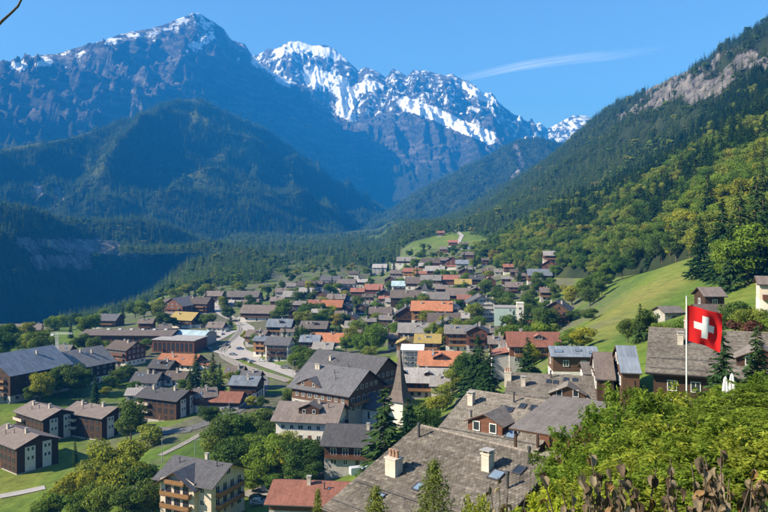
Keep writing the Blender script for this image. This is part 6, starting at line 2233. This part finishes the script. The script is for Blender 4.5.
# withered hydrangea along the bottom edge
def leaf_shape(seed):
    r = np.random.default_rng(seed)
    n = 7
    V, Q, T = [], [], []
    curl = r.uniform(1.0, 2.2)
    fold = r.uniform(0.35, 1.1)
    for i in range(n + 1):
        u = i / n
        w = 0.30 * math.sin(math.pi * min(1, u * 0.97 + 0.03)) ** 0.8 * (1 - 0.25 * u)
        ang = curl * (u - 0.15)
        cx_ = math.sin(ang) / curl
        cz_ = -(1 - math.cos(ang)) / curl
        for j in range(5):
            v_ = (j - 2) / 2
            V.append((cx_, v_ * w, cz_ + abs(v_) * w * fold + r.normal(0, 0.04)))
            T.append(float(np.clip(0.5 + r.normal(0, 0.2) - 0.3 * abs(v_), 0, 1)))
    for i in range(n):
        for j in range(4):
            a = i * 5 + j
            Q.append((a, a + 1, a + 6, a + 5))
    return mesh_np('leaf', V, Q, [MAT['withered']], True, attrs={'tint': T})


LEAF = [leaf_shape(400 + k) for k in range(6)]
r = random.Random(12)
for (px, py, Y, n, desc) in ((588, 472, 5.2, 26, 'sparse withered hydrangea with few drooping brown leaves'), (628, 464, 5.0, 44, 'withered hydrangea with curled grey-brown leaves in the middle of its row'),
                             (670, 464, 4.8, 56, 'densely leaved withered hydrangea with orange-brown leaves'), (715, 450, 4.9, 60, 'tallest withered hydrangea near the lower right corner'), (755, 456, 4.6, 60, 'withered hydrangea at the right end of its row'), (606, 488, 4.6, 40, 'low withered hydrangea at the left end of the bottom edge'), (648, 490, 4.4, 46, 'low withered hydrangea tangled at the bottom edge, left of centre'), (692, 488, 4.3, 50, 'low withered hydrangea tangled at the bottom edge, right of centre'), (738, 486, 4.2, 50, 'low withered hydrangea filling the lower right corner'), (505, 484, 9.0, 14, 'dark dried seed-head plant before the nearest roof')):
    x0 = (px - CX) / F * Y
    zt = (HY - py) / F * Y
    zg = gz(x0, Y)
    rt = empty('withered_shrub', (x0, Y, zg), 0)
    b = MB()
    tips = []
    for k in range(9 if n > 20 else 6):
        a = r.uniform(0, 6.28)
        sp_ = r.uniform(0.05, 0.42)
        tx, ty, tz = math.cos(a) * sp_, math.sin(a) * sp_ * 0.7, zt - zg - r.uniform(0.0, 0.30)
        mid = (tx * 0.45, ty * 0.45, tz * 0.55)
        b.tube((tx * 0.1, ty * 0.1, -0.1), mid, 0.010, 0.008, 5, 0, False)
        b.tube(mid, (tx, ty, tz), 0.008, 0.004, 5, 0, False)
        tips.append((tx, ty, tz, mid))
    b.build('stem', MAT['bark'], rt)
    for k in range(n):
        tx, ty, tz, mid = tips[k % len(tips)]
        u = 1 - r.random() ** 1.2 * 0.55
        o = link(bpy.data.objects.new('leaf', r.choice(LEAF)), rt)
        o.location = (mid[0] + (tx - mid[0]) * u, mid[1] + (ty - mid[1]) * u, mid[2] + (tz - mid[2]) * u)
        o.rotation_euler = (r.uniform(-0.6, 0.6), r.uniform(0.1, 1.5), r.uniform(0, 6.28))
        s_ = r.uniform(0.065, 0.125) if n != 14 else r.uniform(0.09, 0.15)
        o.scale = (s_, s_, s_)
    tag(rt, desc, 'shrub', 'withered shrubs along the bottom edge')

# twig of a tree that reaches in at the upper left corner
b = MB()
pts = [at(-60, 62, 2.6), at(-10, 34, 2.6), at(2, 21, 2.6), at(12, 12, 2.62), (at(18, 6, 2.62)), at(24, -6, 2.64), at(30, -30, 2.66)]
rad = [0.006, 0.0052, 0.0048, 0.0042, 0.004, 0.0034, 0.003]
for k in range(len(pts) - 1):
    b.tube(pts[k], pts[k + 1], rad[k], rad[k + 1], 7, 0, k in (0, len(pts) - 2))
b.tube(at(-60, 62, 2.6), (-2.4, 2.5, 0.0), 0.006, 0.012, 7)
b.tube((-2.4, 2.5, 0.0), (-2.7, 2.4, gz(-2.7, 2.4) - 0.1), 0.012, 0.03, 8)
tw = b.build('bare_sapling', MAT['bark'], None, True)
tag(tw, 'bare twig reaching into the upper left corner of the sky', 'branch')

# ------------------------------------------------------------------ flag, pole, parasols
Yf = 52.0
xp = (686.5 - CX) / F * Yf
zb = gz(xp, Yf)
zt = (HY - 297) / F * Yf
rt = empty('flagpole', (xp, Yf, zb))
b = MB()
b.tube((0, 0, -0.3), (0, 0, zt - zb), 0.055, 0.04, 10)
b.build('pole', MAT['white_paint'], rt)
b = MB()
b.tube((0, 0, zt - zb), (0, 0, zt - zb + 0.10), 0.07, 0.02, 10)
b.build('finial', MAT['zinc'], rt)
tag(rt, 'slim white flagpole on the bank at the right', 'flagpole')
LANDMARKS.append(('flagpole', 686, 340))
fl = 2.5
n = 42
top = (HY - 305.5) / F * Yf
V, Q, MI = [], [], []
for i in range(n + 1):
    u = i / n
    for j in range(n + 1):
        w = j / n
        # hangs from the hoist, blown out to the right and sagging at the fly
        sag = -0.62 * u ** 1.35 - 0.16 * u * w
        wave = 0.20 * math.sin(7.0 * u + 2.2 * w + 0.6) * u ** 0.6 + 0.10 * math.sin(13 * u - 5 * w) * u
        V.append((0.06 + fl * u * (0.92 - 0.10 * w), wave - 0.5 * u, -fl * w * (0.98 - 0.03 * u) + sag + 0.05 * math.sin(9 * u + 3 * w) * u))
for i in range(n):
    for j in range(n):
        a = i * (n + 1) + j
        Q.append((a, a + 1, a + n + 2, a + n + 1))
        cu, cw = (i + 0.5) / n * 32, (j + 0.5) / n * 32
        arm = (abs(cu - 16) < 3 and abs(cw - 16) < 10) or (abs(cw - 16) < 3 and abs(cu - 16) < 10)
        MI.append(1 if arm else 0)
for nm_ in ('red_cloth', 'white_cloth'):
    tn = MAT[nm_].node_tree
    bs = tn.nodes['Principled BSDF']
    tr = tn.nodes.new('ShaderNodeBsdfTranslucent')
    tr.inputs[0].default_value = (0.75, 0.02, 0.02, 1) if nm_ == 'red_cloth' else (0.8, 0.8, 0.78, 1)
    mx = tn.nodes.new('ShaderNodeMixShader')
    mx.inputs[0].default_value = 0.35
    tn.links.new(bs.outputs[0], mx.inputs[1])
    tn.links.new(tr.outputs[0], mx.inputs[2])
    tn.links.new(mx.outputs[0], tn.nodes['Material Output'].inputs[0])
fo = link(bpy.data.objects.new('flag', mesh_np('flag', V, Q, [MAT['red_cloth'], MAT['white_cloth']], True, MI)))
fo.location = (xp, Yf, top)
tag(fo, 'red square flag with a white cross waving on the flagpole', 'flag')
for (px, pt, Y, lab) in ((725.5, 376, 34, 'closed white parasol, shorter left one of the pair in the hedge'), (732, 373, 34.6, 'closed white parasol, taller right one of the pair in the hedge')):
    x = (px - CX) / F * Y
    z = gz(x, Y)
    h = (HY - pt) / F * Y - z
    rt = empty('parasol', (x, Y, z))
    b = MB()
    b.tube((0, 0, -0.2), (0, 0, h), 0.022, 0.02, 8)
    b.build('pole', MAT['zinc'], rt)
    b = MB()
    prof = [(0.02, h - 0.02), (0.07, h - 0.15), (0.11, h - 0.5), (0.13, h - 0.9), (0.17, h - 1.35), (0.14, h - 1.55)]
    ns = 20
    for (r0, z0), (r1, z1) in zip(prof[:-1], prof[1:]):
        for k in range(ns):
            q = []
            for (rr_, zz_, kk) in ((r0, z0, k), (r1, z1, k), (r1, z1, k + 1), (r0, z0, k + 1)):
                a = 2 * math.pi * kk / ns
                rf = rr_ * (1 + 0.25 * math.cos(5 * a))
                q.append((rf * math.cos(a), rf * math.sin(a), zz_))
            b.poly(q)
    b.build('canopy', MAT['white_cloth'], rt, True)
    b = MB()
    b.box(-0.3, 0.3, -0.3, 0.3, -0.25, 0.06)
    b.build('foot', MAT['concrete'], rt)
    tag(rt, lab, 'parasol', 'closed parasols')

# ------------------------------------------------------------------ cars
def car_meshes(van):
    L, W, H = (4.9, 1.95, 2.0) if van else (4.3, 1.75, 1.46)
    b = MB()
    if van:
        prof = [(-2.45, 0.35), (2.35, 0.35), (2.45, 0.75), (2.35, 1.05), (1.6, 1.2), (0.95, 1.92), (0.7, 2.0), (-2.35, 2.0), (-2.45, 1.85)]
    else:
        prof = [(-2.1, 0.32), (2.05, 0.32), (2.15, 0.55), (2.08, 0.78), (0.95, 0.98), (0.35, 1.38), (0.1, 1.45), (-1.1, 1.45), (-1.35, 1.38), (-1.9, 1.0), (-2.12, 0.92)]
    hw = W / 2
    n = len(prof)
    ins = [(0.0 if z < 1.0 else 0.16) for (x, z) in prof]
    for sg in (-1, 1):
        pts = [(x, sg * (hw - i_), z) for (x, z), i_ in zip(prof, ins)]
        b.poly(pts[::-1] if sg > 0 else pts)
    for k in range(n):
        j = (k + 1) % n
        (x0, z0), (x1, z1) = prof[k], prof[j]
        b.poly([(x0, -(hw - ins[k]), z0), (x0, hw - ins[k], z0), (x1, hw - ins[j], z1), (x1, -(hw - ins[j]), z1)])
    g = MB()
    zlo, zhi = (1.15, 1.75) if van else (1.0, 1.35)
    for sg in (-1, 1):
        y0, y1 = sg * (hw - 0.03 if van else hw - 0.02), sg * (hw - 0.13)
        if van:
            q = [(1.35, y0, zlo), (0.95, y1, zhi), (-0.3, y1, zhi), (-0.3, y0, zlo)]
        else:
            q = [(0.72, y0 - sg * 0.03, zlo + 0.03), (0.25, y1, zhi), (-1.15, y1, zhi), (-1.65, y0 - sg * 0.03, zlo + 0.03)]
        g.poly(q if sg < 0 else q[::-1])
    f = [(1.55, 1.26), (1.0, 1.88)] if van else [(0.93, 1.02), (0.42, 1.36)]
    g.poly([(f[0][0] + 0.03, -hw + 0.25, f[0][1]), (f[0][0] + 0.03, hw - 0.25, f[0][1]), (f[1][0] + 0.03, hw - 0.3, f[1][1]), (f[1][0] + 0.03, -hw + 0.3, f[1][1])])
    if not van:
        g.poly([(-1.4, -hw + 0.3, 1.36), (-1.4, hw - 0.3, 1.36), (-1.88, hw - 0.25, 1.03), (-1.88, -hw + 0.25, 1.03)])
    w = MB()
    w.tube((0, -0.1, 0), (0, 0.1, 0), 0.32, 0.32, 16)
    rim = MB()
    rim.tube((0, -0.115, 0), (0, 0.115, 0), 0.19, 0.19, 12)
    hl = MB()
    hl.box(-0.03, 0.03, -0.17, 0.17, -0.07, 0.07)
    return b, g.mesh('window', [MAT['glass']]), w.mesh('wheel', [MAT['rubber']]), rim.mesh('rim', [MAT['zinc']]), hl.mesh('headlight', [MAT['white_paint']]), W, van


_cars = {v_: car_meshes(v_) for v_ in (False, True)}
_body = {}


def car(px, py, ang, colour, van=False, label=None, Y=None, desc=None):
    b, gm, wm, rm, hm, W, _ = _cars[van]
    key = (van, colour)
    if key not in _body:
        _body[key] = b.mesh('body', [MAT['car_' + colour]])
    if Y:
        x = (px - CX) / F * Y
        z = gz(x, Y)
    else:
        x, Y, z = drop(px, py, 0, 100)
    o = empty('parked_van' if van else 'parked_car', (x, Y, z + 0.22), R(ang))
    link(bpy.data.objects.new('body', _body[key]), o)
    link(bpy.data.objects.new('window', gm), o)
    for (wx, sg) in ((1.35, -1), (1.35, 1), (-1.3, -1), (-1.3, 1)):
        w = link(bpy.data.objects.new('wheel', wm), o)
        w.location = (wx, sg * (W / 2 - 0.08), 0.32)
        link(bpy.data.objects.new('rim', rm), w)
    for sg in (-1, 1):
        h_ = link(bpy.data.objects.new('headlight', hm), o)
        h_.location = (2.38 if van else 2.1, sg * (W / 2 - 0.3), 0.72)
    o['category'] = 'van' if van else 'car'
    o['group'] = 'cars parked in the village'
    if label:
        o['label'] = label
    else:
        TODO.append((o, f"small {colour} {'van' if van else 'car'}", *to_px(x, Y, z)))
    return o


car(272, 487, -8, 'silver', True, 'silver van parked beside the trees left of the low reddish roof', Y=187)
car(258, 499, 4, 'black', False, 'dark car parked beside the cream balconied house, behind the silver one', Y=181)
car(259, 504, 0, 'silver', False, 'silver car parked in front of the dark one by the cream house', Y=177)
car(360, 467, 20, 'white', True, 'white van parked before the grey slate house with red balcony', Y=176)
car(371, 470, 25, 'silver', False, 'silver car parked next to the white van by the grey slate house', Y=173)
rr = random.Random(9)
for (px, py) in ((212, 341), (217, 338), (222, 335), (227, 332), (205, 345), (200, 348), (208, 350), (230, 328), (235, 322), (240, 319), (245, 361), (252, 363), (262, 362), (270, 362), (226, 346), (240, 350), (222, 304), (227, 308), (232, 312), (218, 300), (285, 369), (300, 374), (233, 356), (546, 316), (549, 322), (229, 411), (155, 432), (213, 333), (220, 330)):
    car(px, py, rr.choice((-20, 70, 60, -30, 40)), rr.choice(('white', 'silver', 'black', 'grey', 'blue', 'red', 'grey', 'silver')))

# ------------------------------------------------------------------ poles, lamps, crane
def lamp(px, py, h, lab, Y=None, cross=False):
    if Y:
        x = (px - CX) / F * Y
        z = gz(x, Y)
    else:
        x, Y, z = drop(px, py, 0, 100)
    o = empty('street_lamp' if not cross else 'utility_pole', (x, Y, z))
    b = MB()
    b.tube((0, 0, -0.3), (0, 0, h), 0.11, 0.07, 8)
    b.build('pole', MAT['zinc'] if not cross else MAT['bark'], o)
    b = MB()
    if cross:
        b.box(-1.2, 1.2, -0.06, 0.06, h - 0.6, h - 0.45)
        for k in (-1.1, -0.4, 0.4, 1.1):
            b.tube((k, 0, h - 0.45), (k, 0, h - 0.25), 0.05, 0.04, 6)
        b.build('crossarm', MAT['zinc'], o)
    else:
        b.tube((0, 0, h), (1.0, 0, h + 0.15), 0.05, 0.04, 6)
        b.box(0.8, 1.5, -0.12, 0.12, h + 0.1, h + 0.2)
        b.build('lamp_head', MAT['zinc'], o)
    if lab:
        tag(o, lab, 'pole' if cross else 'lamp post')
    else:
        o['category'] = 'pole' if cross else 'lamp post'
        TODO.append((o, 'slim grey lamp post', px, py))
    o['group'] = 'poles and lamps of the village'


lamp(132, 512, 8, 'utility pole with a crossarm left of the cream balconied house', Y=172, cross=True)
lamp(195, 455, 9, 'dark slim pole on the lawn above the cream house roof', Y=205)
for (px, py) in ((276, 368), (287, 372), (264, 405), (229, 424), (162, 463), (248, 340), (240, 334), (293, 378), (221, 312), (226, 320)):
    lamp(px, py, 7.5, None)
# pale tower crane
x, Y, z = drop(57, 372, 0, 150)
o = empty('tower_crane', (x, Y, z))
h = (HY - 334) / F * Y - z
b = MB()
for (ax, ay) in ((-0.5, -0.5), (0.5, -0.5), (0.5, 0.5), (-0.5, 0.5)):
    b.tube((ax, ay, -0.5), (ax, ay, h), 0.10, 0.10, 6)
for k in range(int(h / 1.1)):
    z0 = 1.1 * k
    for (q0, q1) in (((-0.5, -0.5), (0.5, -0.5)), ((0.5, -0.5), (0.5, 0.5)), ((-0.5, 0.5), (-0.5, -0.5))):
        b.tube((*q0, z0), (*q1, z0 + 1.1), 0.05, 0.05, 5)
b.build('mast', MAT['white_paint'], o)
b = MB()
b.tube((-2.5, 0, h), (7.5, 0, h), 0.14, 0.12, 6)
b.tube((-2.5, 0, h + 0.8), (7.5, 0, h + 0.5), 0.10, 0.08, 6)
for k in range(9):
    b.tube((-2.4 + 1.1 * k, 0, h), (-1.8 + 1.1 * k, 0, h + 0.75), 0.05, 0.05, 5)
b.box(-3.0, -1.6, -0.5, 0.5, h - 0.9, h)
b.build('jib', MAT['white_paint'], o)
tag(o, 'pale tower crane rising between the big dark buildings at left', 'crane')

# ------------------------------------------------------------------ thin cirrus streak, high beyond the mountains
t = NT('cirrus')
t.t.nodes.remove(t.b)
v = t.coord((0.0006, 0.0006, 0.0006), rot=(0, 0, 0.25))
f = t.noise(t.coord((0.00012, 0.0005, 0.0005)), 1.0, 7, 0.62)
ed = t.attr('soft')
al = t.math('MULTIPLY', t.ramp(f, [(0.42, (0, 0, 0)), (0.75, (1, 1, 1))]), t.math('MULTIPLY', ed, 0.3))
tr = t.n('BsdfTransparent')
df = t.n('BsdfDiffuse')
df.inputs[0].default_value = (0.9, 0.9, 0.9, 1)
tl = t.n('BsdfTranslucent')
tl.inputs[0].default_value = (0.9, 0.9, 0.9, 1)
ad = t.n('AddShader')
t.l(df.outputs[0], ad.inputs[0])
t.l(tl.outputs[0], ad.inputs[1])
mx = t.n('MixShader')
t.l(al, mx.inputs[0])
t.l(tr.outputs[0], mx.inputs[1])
t.l(ad.outputs[0], mx.inputs[2])
t.l(mx.outputs[0], t.out.inputs[0])
for (a_, c_, Y_, wd) in (((448, 82), (672, 44), 26000, 500), ((325, 62), (380, 76), 26000, 300)):
    n = 60
    V, Q, T = [], [], []
    p0, p1 = Vector(at(*a_, Y_)), Vector(at(*c_, Y_ + 3000))
    for i in range(n + 1):
        u = i / n
        p = p0.lerp(p1, u)
        for j in range(13):
            w = j / 12 * 2 - 1
            for side in (1, -1):
                bulge = 60 * max(0, 1 - w * w)
                V.append((p.x, p.y + w * wd * 4, p.z + side * bulge + 120 * math.sin(5 * u) + w * 180))
                T.append((math.sin(math.pi * u) ** 0.8) * max(0, 1 - w * w))
    for i in range(n):
        for j in range(12):
            for s_ in (0, 1):
                a = (i * 13 + j) * 2 + s_
                q = (a, a + 2, a + 28, a + 26)
                Q.append(q if s_ else q[::-1])
    co = link(bpy.data.objects.new('cirrus_cloud', mesh_np('cirrus_cloud', V, Q, [MAT['cirrus']], True, attrs={'soft': T})))
    co['kind'] = 'stuff'

# ------------------------------------------------------------------ labels that single each thing out
for (ph, px, py) in (('sloping meadow', 640, 295),):
    LANDMARKS.append((ph, px, py))
ORD = ['nearest', 'second', 'third', 'fourth', 'fifth', 'sixth', 'seventh', 'eighth', 'ninth', 'tenth', 'eleventh', 'twelfth', 'thirteenth', 'fourteenth', 'fifteenth', 'sixteenth', 'seventeenth', 'eighteenth', 'nineteenth', 'twentieth']
buckets = {}
for (o, desc, px, py) in TODO:
    d = [(math.hypot(px - lx, (py - ly) * 1.3), ph, lx, ly) for (ph, lx, ly) in LANDMARKS]
    dist, ph, lx, ly = min(d)
    dx, dy = px - lx, (py - ly) * 1.3
    if abs(dx) > abs(dy):
        sec = 'left of' if dx < 0 else 'right of'
    else:
        sec = 'above' if dy < 0 else 'below'
    buckets.setdefault((desc, sec, ph), []).append((dist, o))
for (desc, sec, ph), lst in buckets.items():
    lst.sort(key=lambda q: q[0])
    for k, (_, o) in enumerate(lst):
        word = ORD[k] if k < len(ORD) else f'{k + 1}th'
        if len(lst) == 1:
            o['label'] = f'{desc} {sec} the {ph}'
        else:
            o['label'] = f'{desc}, {word}{" one" if k == 0 else " nearest"} {sec} the {ph}'
fb = {}
for (o, desc, px, py) in FH:
    fb.setdefault(desc, []).append((py, px, o))
for desc, lst in fb.items():
    if len(lst) == 1:
        lst[0][2]['label'] = desc
    elif len(lst) <= 4:
        lst.sort(key=lambda q: q[1])
        for k, (_, _, o) in enumerate(lst):
            o['label'] = f'{desc}, {["leftmost", "second from the left", "third from the left", "fourth from the left"][k]}'
    else:
        rows = [('highest', 0, 9), ('second', 9, 16), ('third', 16, 23), ('lowest', 23, 99)]
        seq = [o for (o, d_, _, _) in FH if d_ == desc]
        for (rw, a, c) in rows:
            sub = sorted(seq[a:c], key=lambda o: o.location.x / o.location.y)
            for k, o in enumerate(sub):
                pos = 'leftmost' if k == 0 else ('rightmost' if k == len(sub) - 1 else ORD[k] + ' from left')
                o['label'] = f'{desc}, {pos} in the {rw} row of the hedge'
